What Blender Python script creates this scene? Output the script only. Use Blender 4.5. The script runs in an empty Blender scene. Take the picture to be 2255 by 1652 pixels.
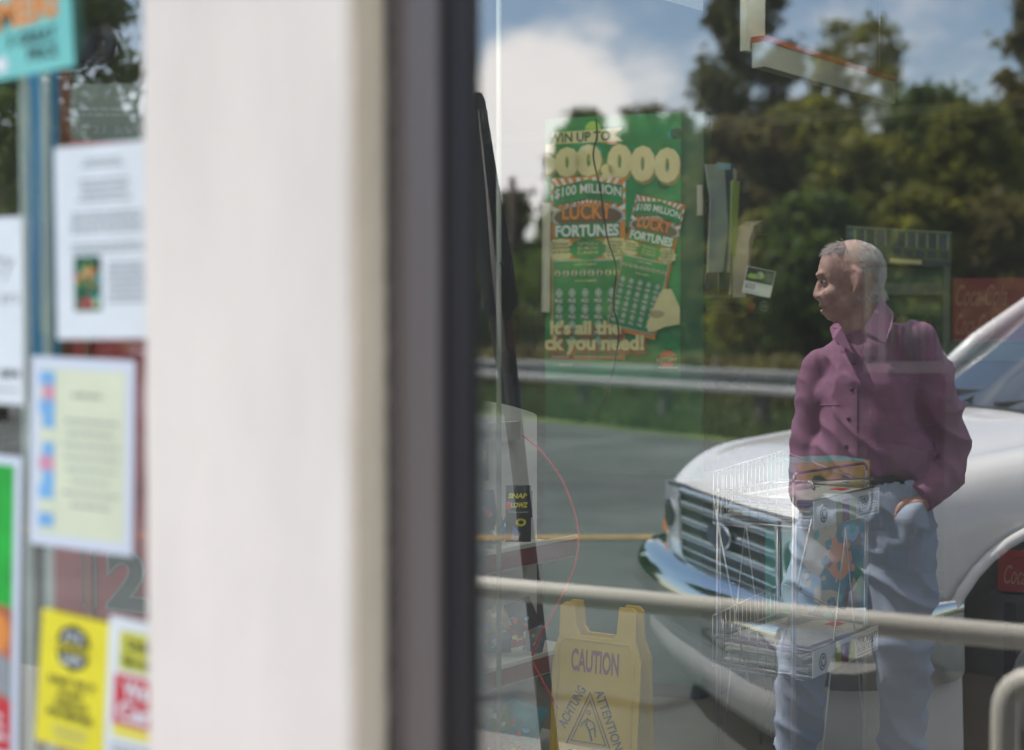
import bpy, bmesh, math, random
from mathutils import Vector as V, Matrix, noise
R = math.radians
sc = bpy.context.scene
random.seed(7)

# ------------------------------------------------------------------ camera, sky, sun, exposure
YAW = R(27.0); PIT = math.atan((826-722)/3130)
CAM = V((0, -1.5, 1.5))
F0 = V((-math.sin(YAW), math.cos(YAW), 0)); RT = V((math.cos(YAW), math.sin(YAW), 0))
FW = F0*math.cos(PIT)+V((0, 0, -math.sin(PIT))); UPV = RT.cross(FW)
cam = bpy.data.cameras.new('camera'); co = bpy.data.objects.new('camera', cam); sc.collection.objects.link(co)
cam.lens = 50; cam.sensor_width = 36; cam.clip_end = 3000; cam.clip_start = .05
co.location = CAM; co.rotation_euler = FW.to_track_quat('-Z', 'Y').to_euler()
cam.dof.use_dof = True; cam.dof.focus_distance = 4.3; cam.dof.aperture_fstop = 1.55
sc.camera = co
SUN_EL = R(58); SUN_DIR = V((-.93, .14, 0)).normalized()*math.cos(SUN_EL)+V((0, 0, math.sin(SUN_EL)))
sun = bpy.data.lights.new('sun', 'SUN'); sun.energy = 4.6; sun.angle = R(.5); sun.color = (1, .95, .87)
so = bpy.data.objects.new('sun', sun); sc.collection.objects.link(so)
so.rotation_euler = SUN_DIR.to_track_quat('Z', 'Y').to_euler()
sc.view_settings.view_transform = 'Standard'; sc.view_settings.look = 'None'
sc.view_settings.exposure = 1.19; sc.view_settings.gamma = 1
sc.cycles.max_bounces = 12; sc.cycles.transparent_max_bounces = 16; sc.cycles.transmission_bounces = 8
sc.cycles.glossy_bounces = 6; sc.cycles.sample_clamp_indirect = 6

def U(px, py, D):                       # a point seen at display pixel (px, py), D metres deep
    return CAM+(FW+RT*((px-1127)/3130)+UPV*((826-py)/3130))*D
def UY(px, py, y):                      # a point on the plane of constant y
    d = FW+RT*((px-1127)/3130)+UPV*((826-py)/3130)
    return CAM+d*((y-CAM.y)/d.y)
def M_(p): return V((p[0], -p[1], p[2]))  # what the window reflects stands in front of it
def RU(px, py, D): return M_(U(px, py, D))
def RY(px, py, yv): return M_(UY(px, py, yv))

w = bpy.data.worlds.new('World'); sc.world = w; w.use_nodes = True
nt = w.node_tree; nt.nodes.clear(); N = nt.nodes.new; L = nt.links.new
out = N('ShaderNodeOutputWorld'); bg = N('ShaderNodeBackground'); bg.inputs[1].default_value = .142
sky = N('ShaderNodeTexSky'); sky.sky_type = 'NISHITA'; sky.sun_disc = False
sky.sun_elevation = SUN_EL; sky.sun_rotation = math.atan2(SUN_DIR.x, SUN_DIR.y); sky.dust_density = .6; sky.air_density = 1.15
tc = N('ShaderNodeTexCoord')
def mth(op, a, b=None, clamp=False):
    n = N('ShaderNodeMath'); n.operation = op; n.use_clamp = clamp
    for i, x in enumerate((a, b)):
        if x is None: continue
        if isinstance(x, (int, float)): n.inputs[i].default_value = x
        else: L(x, n.inputs[i])
    return n.outputs[0]
def wnoise(scale, detail, rough, off=0):
    mp = N('ShaderNodeMapping'); mp.inputs[3].default_value = (1, 1, 1.9); mp.inputs[1].default_value = (off, off*.7, off*.3)
    L(tc.outputs['Generated'], mp.inputs[0])
    n = N('ShaderNodeTexNoise'); n.inputs['Scale'].default_value = scale; n.inputs['Detail'].default_value = detail; n.inputs['Roughness'].default_value = rough
    L(mp.outputs[0], n.inputs[0]); return n.outputs[0]
def blob(px, py, rad):                  # cloud bank round a direction of the real sky
    d = (RU(px, py, 1)-M_(CAM)).normalized()
    vm = N('ShaderNodeVectorMath'); vm.operation = 'DISTANCE'; L(tc.outputs['Generated'], vm.inputs[0]); vm.inputs[1].default_value = d
    return mth('SUBTRACT', 1.0, mth('DIVIDE', vm.outputs['Value'], rad), True)
nz = wnoise(5.2, 8, .6, 3.1)
nb = wnoise(22, 6, .6, 1.0)
def bank(L_):
    g = None
    for a in L_: b = blob(*a); g = b if g is None else mth('MAXIMUM', g, b)
    return g
cum = bank([(1175, 195, .050), (1115, 250, .045), (1245, 235, .048), (1190, 320, .050), (1090, 390, .050)])
veil = bank([(1450, 300, .13), (1250, 420, .12), (1900, 150, .11), (2150, 330, .13), (1700, 330, .10), (2000, 20, .07), (270, 200, .12)])
zen = N('ShaderNodeSeparateXYZ'); L(tc.outputs['Generated'], zen.inputs[0])
over = mth('MULTIPLY', mth('SUBTRACT', zen.outputs[2], .34), 2.2, True)          # unseen broken cloud added overhead to take blue out of the skylight
big = mth('ADD', mth('ADD', mth('MULTIPLY', cum, 1.0), mth('MULTIPLY', veil, .36)), mth('MULTIPLY', over, .45))
dens = mth('ADD', mth('MULTIPLY', big, .62), mth('ADD', mth('MULTIPLY', mth('SUBTRACT', nz, .5), .55), mth('MULTIPLY', mth('SUBTRACT', nb, .5), .45)))
mr = N('ShaderNodeMapRange'); mr.interpolation_type = 'SMOOTHSTEP'; mr.inputs[1].default_value = .03; mr.inputs[2].default_value = .40; L(dens, mr.inputs[0])
cc = N('ShaderNodeMixRGB'); L(wnoise(9, 5, .6, 8), cc.inputs[0]); cc.inputs[1].default_value = (9.4, 9.1, 9.0, 1); cc.inputs[2].default_value = (12.2, 11.4, 10.4, 1)
mx = N('ShaderNodeMixRGB'); L(mth('MULTIPLY', mr.outputs[0], .92), mx.inputs[0]); L(sky.outputs[0], mx.inputs[1]); L(cc.outputs[0], mx.inputs[2])
L(mx.outputs[0], bg.inputs[0]); L(bg.outputs[0], out.inputs[0])

# ------------------------------------------------------------------ materials
MATS = {}
def mat(name, col, rough=.6, metal=0, var=0, scale=8, bump=0, bscale=60, coat=0, col2=None, spec=.5, stretch=None, trans=0):
    if name in MATS: return MATS[name]
    m = bpy.data.materials.new(name); m.use_nodes = True; t = m.node_tree; b = t.nodes['Principled BSDF']
    b.inputs['Base Color'].default_value = (*col, 1); b.inputs['Roughness'].default_value = rough
    b.inputs['Metallic'].default_value = metal; b.inputs['Coat Weight'].default_value = coat; b.inputs['Specular IOR Level'].default_value = spec
    c = t.nodes.new('ShaderNodeTexCoord')
    src = c.outputs['Object']
    if stretch:
        mp = t.nodes.new('ShaderNodeMapping'); mp.inputs[3].default_value = stretch; t.links.new(src, mp.inputs[0]); src = mp.outputs[0]
    if var or col2:
        n = t.nodes.new('ShaderNodeTexNoise'); n.inputs['Scale'].default_value = scale; n.inputs['Detail'].default_value = 6; n.inputs['Roughness'].default_value = .6
        t.links.new(src, n.inputs[0])
        r = t.nodes.new('ShaderNodeValToRGB'); t.links.new(n.outputs[0], r.inputs[0])
        r.color_ramp.elements[0].position = .32; r.color_ramp.elements[1].position = .68
        c1 = [x*(1-var) for x in col]; c2 = col2 or [min(1, x*(1+var)) for x in col]
        r.color_ramp.elements[0].color = (*c1, 1); r.color_ramp.elements[1].color = (*c2, 1)
        t.links.new(r.outputs[0], b.inputs['Base Color'])
    if bump:
        n = t.nodes.new('ShaderNodeTexNoise'); n.inputs['Scale'].default_value = bscale; n.inputs['Detail'].default_value = 4
        t.links.new(src, n.inputs[0]); q = t.nodes.new('ShaderNodeBump'); q.inputs['Strength'].default_value = bump; q.inputs['Distance'].default_value = .02
        t.links.new(n.outputs[0], q.inputs['Height']); t.links.new(q.outputs[0], b.inputs['Normal'])
    if trans:
        tr = t.nodes.new('ShaderNodeBsdfTranslucent'); ms = t.nodes.new('ShaderNodeMixShader'); ms.inputs[0].default_value = trans
        if var or col2: t.links.new(r.outputs[0], tr.inputs[0])
        else: tr.inputs[0].default_value = (*col, 1)
        t.links.new(b.outputs[0], ms.inputs[1]); t.links.new(tr.outputs[0], ms.inputs[2]); t.links.new(ms.outputs[0], t.nodes['Material Output'].inputs[0])
    MATS[name] = m; return m
def glassmat(name, refl, tint, rough=0):
    if name in MATS: return MATS[name]
    m = bpy.data.materials.new(name); m.use_nodes = True; t = m.node_tree; t.nodes.clear()
    o = t.nodes.new('ShaderNodeOutputMaterial'); mx = t.nodes.new('ShaderNodeMixShader'); a = t.nodes.new('ShaderNodeBsdfTransparent'); g = t.nodes.new('ShaderNodeBsdfGlossy')
    a.inputs[0].default_value = (*tint, 1); g.inputs['Roughness'].default_value = rough; mx.inputs[0].default_value = refl
    g.inputs[0].default_value = (.97, .98, 1, 1)
    t.links.new(a.outputs[0], mx.inputs[1]); t.links.new(g.outputs[0], mx.inputs[2]); du = t.nodes.new('ShaderNodeBsdfDiffuse'); du.inputs[0].default_value = (.7, .68, .64, 1); m2 = t.nodes.new('ShaderNodeMixShader')   # a thin film of dust on the pane
    n = t.nodes.new('ShaderNodeTexNoise'); n.inputs['Scale'].default_value = 2.5; n.inputs['Detail'].default_value = 6; c = t.nodes.new('ShaderNodeTexCoord'); t.links.new(c.outputs['Object'], n.inputs[0])
    r = t.nodes.new('ShaderNodeMapRange'); r.inputs[1].default_value = .3; r.inputs[2].default_value = .7; r.inputs[3].default_value = .015; r.inputs[4].default_value = .034; t.links.new(n.outputs[0], r.inputs[0])
    t.links.new(r.outputs[0], m2.inputs[0]); t.links.new(mx.outputs[0], m2.inputs[1]); t.links.new(du.outputs[0], m2.inputs[2]); t.links.new(m2.outputs[0], o.inputs[0])
    MATS[name] = m; return m
def P(name, r, g, b, rough=.55): return mat(name, (r, g, b), rough, var=.05, scale=12)
WHITE = P('paper_white', .78, .8, .82); BLACK = P('ink_black', .02, .02, .022); GREY = P('ink_grey', .3, .31, .33)
CREAM = P('print_cream', .72, .66, .36); GREEN = mat('poster_green', (.010, .235, .070), .4, var=.25, scale=9)
DGREEN = mat('kiosk_green', (.005, .075, .034), .35, var=.2, scale=3); ORANGE = P('print_orange', .75, .26, .05); YEL = P('print_yellow', .85, .72, .03)
RED = P('print_red', .62, .03, .045); SILV = mat('print_silver', (.45, .47, .47), .4, var=.15, scale=30); TEAL = P('print_teal', .03, .38, .36)
BLUE = P('print_blue', .05, .2, .5); LBLUE = P('print_light_blue', .2, .45, .75); LIME = P('print_lime', .35, .6, .1); PINK = P('print_pink', .7, .3, .4); PALEY = P('paper_pale_yellow', .75, .76, .55)
STEEL = mat('wire_steel', (.5, .5, .52), .28, 1); MAROON = mat('maroon_panel', (.36, .02, .04), .5, var=.25, scale=6)
STUCCO = mat('column_paint', (.835, .725, .645), .7, var=.085, scale=5, bump=.25, bscale=25, stretch=(1, 1, .25))
STUCCO2 = mat('wall_paint', (.62, .56, .5), .7, var=.05, scale=3, bump=.25, bscale=25)
BRONZE = mat('bronze_aluminium', (.15, .122, .118), .4, .25, var=.12, scale=4, stretch=(1, 1, .1))
def cracks(m, scale, dark):
    t = m.node_tree; b = t.nodes['Principled BSDF']; c = t.nodes.new('ShaderNodeTexCoord'); n = t.nodes.new('ShaderNodeTexNoise'); n.inputs['Scale'].default_value = 1.3; n.inputs['Detail'].default_value = 5
    mx_ = t.nodes.new('ShaderNodeMixRGB'); mx_.inputs[0].default_value = .45; t.links.new(c.outputs['Object'], mx_.inputs[1]); t.links.new(n.outputs['Color'], mx_.inputs[2]); t.links.new(c.outputs['Object'], n.inputs[0])
    v = t.nodes.new('ShaderNodeTexVoronoi'); v.feature = 'DISTANCE_TO_EDGE'; v.inputs['Scale'].default_value = scale; t.links.new(mx_.outputs[0], v.inputs[0])
    r = t.nodes.new('ShaderNodeMapRange'); r.inputs[1].default_value = .004; r.inputs[2].default_value = .016; r.inputs[3].default_value = dark; t.links.new(v.outputs[0], r.inputs[0])
    st = t.nodes.new('ShaderNodeTexNoise'); st.inputs['Scale'].default_value = .35; st.inputs['Detail'].default_value = 7; t.links.new(c.outputs['Object'], st.inputs[0])
    r2 = t.nodes.new('ShaderNodeMapRange'); r2.inputs[1].default_value = .38; r2.inputs[2].default_value = .62; r2.inputs[3].default_value = .72; r2.inputs[4].default_value = 1.15; t.links.new(st.outputs[0], r2.inputs[0])
    mu = t.nodes.new('ShaderNodeMath'); mu.operation = 'MULTIPLY'; t.links.new(r.outputs[0], mu.inputs[0]); t.links.new(r2.outputs[0], mu.inputs[1])
    src = b.inputs['Base Color'].links[0].from_socket; q = t.nodes.new('ShaderNodeVectorMath'); q.operation = 'SCALE'; t.links.new(src, q.inputs[0]); t.links.new(mu.outputs[0], q.inputs['Scale']); t.links.new(q.outputs[0], b.inputs['Base Color'])
GLASS = glassmat('window_glass', .235, (.86, .92, .90))

ADDED_LIGHT = 3.8  # glow strength of the panels added inside the shop
# ------------------------------------------------------------------ object helpers
def tag(o, label=None, cat=None, group=None, kind=None):
    for k, v in (('label', label), ('category', cat), ('group', group), ('kind', kind)):
        if v: o[k] = v
    return o
def empty(name, loc=(0, 0, 0), rz=0):
    o = bpy.data.objects.new(name, None); sc.collection.objects.link(o); o.location = loc; o.rotation_euler = (0, 0, rz)
    bpy.context.view_layer.update(); return o
FONT = {}
def textgeo(s, bold=0, shear=0):
    k = (s, bold, shear)
    if k not in FONT:
        c = bpy.data.curves.new('t', 'FONT'); c.body = s; c.resolution_u = 3; c.offset = bold; c.shear = shear; c.fill_mode = 'FRONT'
        o = bpy.data.objects.new('t', c); me = bpy.data.meshes.new_from_object(o)
        vs = [tuple(v.co) for v in me.vertices]; fs = [tuple(p.vertices) for p in me.polygons]
        bpy.data.objects.remove(o); bpy.data.curves.remove(c); bpy.data.meshes.remove(me); FONT[k] = (vs, fs)
    return FONT[k]
class MB:
    def __init__(s): s.bm = bmesh.new(); s.mats = []
    def mi(s, m):
        if m not in s.mats: s.mats.append(m)
        return s.mats.index(m)
    def poly(s, pts, m):
        f = s.bm.faces.new([s.bm.verts.new(p) for p in pts]); f.material_index = s.mi(m); return f
    def box(s, c, size, m, rot=None, bev=0):
        x, y, z = [a/2 for a in size]; rot = rot or Matrix.Identity(3); c = V(c)
        vs = [s.bm.verts.new(c+rot@V((sx*x, sy*y, sz*z))) for sx in (-1, 1) for sy in (-1, 1) for sz in (-1, 1)]
        fs = [s.bm.faces.new([vs[i] for i in q]) for q in ((0, 1, 3, 2), (4, 6, 7, 5), (0, 4, 5, 1), (2, 3, 7, 6), (0, 2, 6, 4), (1, 5, 7, 3))]
        for f in fs: f.material_index = s.mi(m)
        if bev:
            es = list({e for f in fs for e in f.edges})
            r = bmesh.ops.bevel(s.bm, geom=es, offset=bev, segments=2, profile=.5, affect='EDGES')
            for f in r['faces']: f.material_index = s.mi(m)
        return fs
    def tube(s, pts, rad, m, seg=8, closed=False, cap=True):
        pts = [V(p) for p in pts]; n = len(pts); rs = rad if isinstance(rad, (list, tuple)) else [rad]*n
        rings = []; prev = None
        for i, p in enumerate(pts):
            if closed: t = pts[(i+1) % n]-pts[i-1]
            else: t = pts[min(i+1, n-1)]-pts[max(i-1, 0)]
            t.normalize()
            if prev is None: a = t.orthogonal().normalized()
            else:
                a = prev-t*prev.dot(t)
                a = a.normalized() if a.length > 1e-6 else t.orthogonal().normalized()
            prev = a; b = t.cross(a)
            rings.append([s.bm.verts.new(p+(a*math.cos(2*math.pi*k/seg)+b*math.sin(2*math.pi*k/seg))*rs[i]) for k in range(seg)])
        mi = s.mi(m)
        for i in range(n if closed else n-1):
            A, B = rings[i], rings[(i+1) % n]
            for k in range(seg):
                f = s.bm.faces.new((A[k], A[(k+1) % seg], B[(k+1) % seg], B[k])); f.material_index = mi; f.smooth = True
        if cap and not closed:
            for r_ in (rings[0][::-1], rings[-1]): f = s.bm.faces.new(r_); f.material_index = mi
    def ball(s, c, rx, ry, rz, m, rot=None, u=14, v=9, jit=0):
        rot = rot or Matrix.Identity(3); g = []
        for i in range(v+1):
            th = math.pi*i/v
            g.append([s.bm.verts.new(V(c)+rot@V((rx*math.sin(th)*math.cos(2*math.pi*k/u)*(1+random.uniform(-jit, jit)), ry*math.sin(th)*math.sin(2*math.pi*k/u)*(1+random.uniform(-jit, jit)), rz*math.cos(th)))) for k in range(u if 0 < i < v else 1)])
        mi = s.mi(m)
        for i in range(v):
            for k in range(u):
                a = g[i][k % len(g[i])]; b = g[i][(k+1) % u % len(g[i])]; c2 = g[i+1][(k+1) % u % len(g[i+1])]; d = g[i+1][k % len(g[i+1])]
                q = []
                for x in (a, b, c2, d):
                    if x not in q: q.append(x)
                if len(q) > 2: f = s.bm.faces.new(q); f.material_index = mi; f.smooth = True
    def grid(s, rows, m, smooth=True, close=False):
        g = [[s.bm.verts.new(p) for p in r] for r in rows]; mi = s.mi(m)
        for i in range(len(g)-1):
            n = len(g[i])
            for k in range(n if close else n-1):
                f = s.bm.faces.new((g[i][k], g[i][(k+1) % n], g[i+1][(k+1) % n], g[i+1][k])); f.material_index = mi; f.smooth = smooth
        return g
    def prism(s, pts, d, m):            # outline extruded along d
        pts = [V(p) for p in pts]; d = V(d); A = [s.bm.verts.new(p) for p in pts]; B = [s.bm.verts.new(p+d) for p in pts]; mi = s.mi(m); n = len(pts)
        for q in [A[::-1], B]+[[A[i], A[(i+1) % n], B[(i+1) % n], B[i]] for i in range(n)]:
            f = s.bm.faces.new(q); f.material_index = mi
    def build(s, name, parent=None, normals=True, mods=None):
        if normals: bmesh.ops.recalc_face_normals(s.bm, faces=s.bm.faces)
        me = bpy.data.meshes.new(name); s.bm.to_mesh(me); s.bm.free()
        for m in s.mats: me.materials.append(m)
        o = bpy.data.objects.new(name, me); sc.collection.objects.link(o)
        if parent: o.parent = parent
        return o
def wob(o, parent):                     # parent a mesh given in world coordinates to a thing placed elsewhere
    o.parent = parent; o.matrix_parent_inverse = parent.matrix_world.inverted(); return o

class Sheet(MB):                        # printed sheet: origin at bottom left, e1 to the right, e2 up, lit side along n
    def __init__(s, o, e1, e2, w, h, base, n=None, th=.0012, step=.0006, curl=None):
        super().__init__(); s.o = V(o); s.e1 = V(e1).normalized(); s.e2 = V(e2).normalized(); s.w = w; s.h = h
        nn = s.e1.cross(s.e2).normalized()
        if n is not None and nn.dot(n) < 0: nn = -nn
        s.n = nn; s.st = step; s.curl = curl
        if curl:
            k = 14
            s.grid([[s.pt(w*i/k, 0, 0) for i in range(k+1)], [s.pt(w*i/k, h, 0) for i in range(k+1)]], base)
        else: s.prism([s.pt(0, 0, 0), s.pt(w, 0, 0), s.pt(w, h, 0), s.pt(0, h, 0)], -s.n*th, base)
        s.lay = 1
    def pt(s, u, v, l):
        q = s.o+s.e1*u+s.e2*v+s.n*(l*s.st)
        if s.curl: q += s.n*s.curl(u/s.w, v/s.h)
        return q
    def rect(s, u0, v0, u1, v1, m, l=1): s.shape([(u0, v0), (u1, v0), (u1, v1), (u0, v1)], m, l)
    def shape(s, uv, m, l=1): s.poly([s.pt(u*s.w, v*s.h, l) for u, v in uv], m)
    def disc(s, u, v, r, m, l=1, k=16, asp=1, wav=0): # r as a fraction of the width
        s.poly([s.pt(u*s.w+r*s.w*(1+wav*(i % 2))*math.cos(2*math.pi*i/k), v*s.h+r*s.w*asp*(1+wav*(i % 2))*math.sin(2*math.pi*i/k), l) for i in range(k)], m)
    def text(s, t, u0, v0, u1, v1, m, l=2, bold=.02, shear=0, rot=0, arch=0, clip=None):
        vs, fs = textgeo(t, bold, shear)
        if not vs: return
        xs = [p[0] for p in vs]; ys = [p[1] for p in vs]; X0, X1, Y0, Y1 = min(xs), max(xs), min(ys), max(ys)
        b = bmesh.new(); bv = []
        uc, vc = (u0+u1)/2*s.w, (v0+v1)/2*s.h
        for x, y, _ in vs:
            a = (x-X0)/(X1-X0+1e-9); u = (u0+(u1-u0)*a)*s.w; v = (v0+(v1-v0)*(y-Y0)/(Y1-Y0+1e-9))*s.h
            v += arch*s.h*(1-(2*a-1)**2)
            if rot: du, dv = u-uc, v-vc; u = uc+du*math.cos(rot)-dv*math.sin(rot); v = vc+du*math.sin(rot)+dv*math.cos(rot)
            bv.append(b.verts.new((u, v, 0)))
        for f in fs:
            try: b.faces.new([bv[i] for i in f])
            except ValueError: pass
        e = .001
        for co_, no in (((e, 0, 0), (-1, 0, 0)), ((s.w-e, 0, 0), (1, 0, 0)), ((0, e, 0), (0, -1, 0)), ((0, s.h-e, 0), (0, 1, 0))):
            bmesh.ops.bisect_plane(b, geom=b.verts[:]+b.edges[:]+b.faces[:], plane_co=co_, plane_no=no, clear_outer=True)
        mp = {v: s.bm.verts.new(s.pt(v.co.x, v.co.y, l)) for v in b.verts}; mi = s.mi(m)
        for f in b.faces:
            try: g = s.bm.faces.new([mp[v] for v in f.verts]); g.material_index = mi
            except ValueError: pass
        b.free()
    def lines(s, u0, v0, u1, v1, n, m, l=2, fill=.5, ragged=.25):   # small print
        for i in range(n):
            v = v1-(v1-v0)*(i+.5)/n; h = (v1-v0)/n*fill/2; c = (u0+u1)/2; hw = (u1-u0)/2*(1-random.random()*ragged); u = c-hw
            while u < c+hw:
                q = min(c+hw, u+(u1-u0)*random.uniform(.05, .14)); s.rect(u*s.w, (v-h)*s.h, q*s.w, (v+h)*s.h, m, l) if 0 else s.shape([(u, v-h), (q, v-h), (q, v+h), (u, v+h)], m, l); u = q+(u1-u0)*.02
def psheet(pl, pt, pr, pb, y, base, tilt=0, **k):  # a sheet on a plane parallel to the shop front, from its picture box
    a = UY(pl, (pt+pb)/2, y); b = UY(pr, (pt+pb)/2, y); cx = (pl+pr)/2; t = UY(cx, pt, y).z; bo = UY(cx, pb, y).z
    e1 = V((math.cos(tilt), 0, math.sin(tilt))); e2 = V((-math.sin(tilt), 0, math.cos(tilt)))
    return Sheet((a.x, y, bo), e1, e2, b.x-a.x, t-bo, base, n=(0, -1, 0), **k)
def dsheet(bl, br, tl, base, **k):      # a sheet through three points
    bl, br, tl = V(bl), V(br), V(tl); return Sheet(bl, br-bl, tl-bl, (br-bl).length, (tl-bl).length, base, n=CAM-bl, **k)

# ================================================================== ground, walk, road, hills
GA = RU(1060, 785, 22.0); GB = RU(1750, 812, 15.7)        # line of the guardrail
GD = V((GB.x-GA.x, GB.y-GA.y, 0)).normalized(); GN = V((-GD.y, GD.x, 0))
if GN.y < 0: GN = -GN                                     # towards the shop
def sdist(x, y): return (V((x, y, 0))-V((GA.x, GA.y, 0))).dot(GN)
def gz(x, y):
    s = sdist(x, y); t = max(0, min(1, (s-1.2)/6.5)); t = t*t*(3-2*t)
    z = .27*(1-t)-.3*t
    z += .045*max(0, min(3.2, -y-4.9))*min(1, max(0, (s-3)/3))
    if s < -7: z += (min(-7-s, 60))*.075
    return z
asph = mat('asphalt', (.058, .068, .065), .85, col2=(.108, .12, .115), scale=.9, bump=.5, bscale=90, var=.1)
cracks(asph, .22, .35)
conc = mat('walk_concrete', (.22, .21, .19), .85, var=.12, scale=3, bump=.4, bscale=60)
grassm = mat('grass', (.055, .10, .02), .8, col2=(.12, .17, .04), scale=1.2, var=.3, bump=.6, bscale=12)
def ground(name, fn, m, x0, x1, y0, y1, dx, dy, dz=0):
    mb = MB(); xs = [x0+(x1-x0)*i/dx for i in range(dx+1)]; ys = [y0+(y1-y0)*i/dy for i in range(dy+1)]; vs = {}
    for i in range(dx):
        for j in range(dy):
            q = []
            for a, b in ((i, j), (i+1, j), (i+1, j+1), (i, j+1)):
                if (a, b) not in vs: vs[a, b] = mb.bm.verts.new((xs[a], ys[b], fn(xs[a], ys[b])+dz))
                q.append(vs[a, b])
            f = mb.bm.faces.new(q); f.material_index = mb.mi(m); f.smooth = True
    o = mb.build(name); tag(o, kind='structure'); return o
ground('asphalt_lot', lambda x, y: gz(x, y), asph, -60, 30, -45, -3.0, 90, 84)
mb = MB(); rows = []                                      # grass verge beyond the road and the rising ground
for k, s in enumerate([.95, .5, 0, -1, -2, -4, -7, -12, -20, -35, -60, -120, -400]):
    r = []
    for i in range(241):
        p = V((GA.x, GA.y, 0))+GD*(-160+i*1.32)+GN*s; q_ = GN*(.22*noise.noise(V((i*.9, 2, 0))) if k < 2 else 0); r.append((p.x+q_.x, p.y+q_.y, gz(p.x, p.y)+(.05 if s < .9 else .004)))
    rows.append(r)
mb.grid(rows, grassm); tag(mb.build('grass_ground'), kind='structure')
mb = MB(); mb.box((-20, -1.55, -.4), (100, 3.2, .8), conc, bev=.02)
for x in range(-20, 8, 2): mb.box((x+.5, -1.55, .0015), (.012, 3.1, .003), mat('joint_dark', (.08, .08, .075), .9))
tag(mb.build('concrete_walk'), kind='structure')
mb = MB(); mb.box((0, 60, -.35), (400, 100, .1), grassm); tag(mb.build('rear_ground'), kind='structure')
mb = MB(); yl = mat('road_paint_yellow', (.42, .27, .08), .8, var=.25, scale=5)
A = RU(1080, 1187, 10.4); B = RU(1500, 1195, 9.9); d = (B-A); d.z = 0; d.normalize(); n = V((-d.y, d.x, 0))*.045; rows = [[], []]
for i in range(60):
    p = V((A.x, A.y, 0))+d*(-14+i*.45)
    for r, s in zip(rows, (-1, 1)): q = p+n*s; r.append((q.x, q.y, gz(q.x, q.y)+.012))
mb.grid(rows, yl); tag(mb.build('road_paint_line'), kind='structure')

# ------------------------------------------------------------------ guardrail
galv = mat('galvanised_steel', (.27, .275, .27), .65, .2, var=.15, scale=3)
g = empty('guardrail', (GA.x, GA.y, .27)); tag(g, 'long galvanised guardrail along the grass verge across the road', 'guardrail')
prof = [(0, .29), (.05, .275), (.05, .22), (.0, .17), (0, .115), (.05, .07), (.05, .02), (0, 0)]
mb = MB(); P0 = V((GA.x, GA.y, 0))
mb.grid([[P0+GD*s+GN*a+V((0, 0, 1.0-.27+b)) for a, b in prof] for s in (-45, -20, 0, 20, 45)], galv, smooth=False)
mb.grid([[P0+GD*s+GN*(a-.008)+V((0, 0, 1.0-.27+b)) for a, b in prof] for s in (-45, -20, 0, 20, 45)], galv, smooth=False); wob(mb.build('rail_beam'), g)
postm = mat('post_timber', (.09, .075, .06), .85, var=.3, scale=6)
for i in range(-11, 12):
    mb = MB(); p = P0+GD*(i*1.9+.9)-GN*.09; mb.box((p.x, p.y, .5), (.15, .15, .9), postm, Matrix.Rotation(math.atan2(GD.y, GD.x), 3, 'Z'), bev=.01); wob(mb.build('post'), g)

# ------------------------------------------------------------------ handrails on the walk
railm = mat('handrail_paint', (.62, .59, .52), .45, var=.06, scale=10)
def curve(pts, n=8):                    # smooth path through points
    o_ = []; pts = [V(p) for p in pts]
    for i in range(len(pts)-1):
        a = pts[max(i-1, 0)]; b = pts[i]; c = pts[i+1]; d = pts[min(i+2, len(pts)-1)]
        for k in range(n):
            t = k/n; o_.append(.5*((2*b)+(c-a)*t+(2*a-5*b+4*c-d)*t*t+(3*b-a-3*c+d)*t**3))
    o_.append(pts[-1]); return o_
def rbend(a, c, b, r=.12, n=6):         # rounded corner a-c-b
    a, b, c = V(a), V(b), V(c); p = c+(a-c).normalized()*r; q = c+(b-c).normalized()*r
    return [p*(1-t)**2+c*2*t*(1-t)+q*t*t for t in [i/n for i in range(n+1)]]
x0 = RY(560, 1285, 1.35).x; z0 = .908
h = empty('handrail', (x0, -1.35, 0)); tag(h, 'long pale pipe handrail running beside the shop walk, crossing the whole right window', 'handrail', 'handrails on the walk')
mb = MB(); mb.tube([(x0-.0, -1.35, .02)]+rbend((x0, -1.35, 0), (x0, -1.35, z0), (1, -1.35, z0))+[(1.9, -1.35, z0)], .025, railm, 14); wob(mb.build('top_rail'), h)
for x in (.55, 1.88):
    mb = MB(); mb.tube([(x, -1.35, 0), (x, -1.35, z0-.015)], .019, railm, 12); mb.tube([(x, -1.35, 0), (x, -1.35, .012)], .05, railm, 14)
    wob(mb.build('post'), h)
x1 = RY(2212, 1600, 1.22).x; z1 = 1.5-(1487-717)/3130*2.72*.955
h = empty('handrail', (x1, -1.22, 0)); tag(h, 'short pale pipe rail with a rounded corner at the lower right', 'handrail', 'handrails on the walk')
mb = MB(); mb.tube([(x1, -1.22, .01)]+rbend((x1, -1.22, 0), (x1, -1.22, z1), (1, -1.22, z1), .07)+rbend((0, -1.22, z1), (.6, -1.22, z1), (.6, -1.22, 0), .1)+[(.6, -1.22, .01)], .025, railm, 14); wob(mb.build('rail_pipe'), h)
for x in (x1, .6):
    mb = MB(); mb.tube([(x, -1.22, .002), (x, -1.22, .014)], .05, railm, 14); wob(mb.build('foot_plate'), h)

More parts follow.
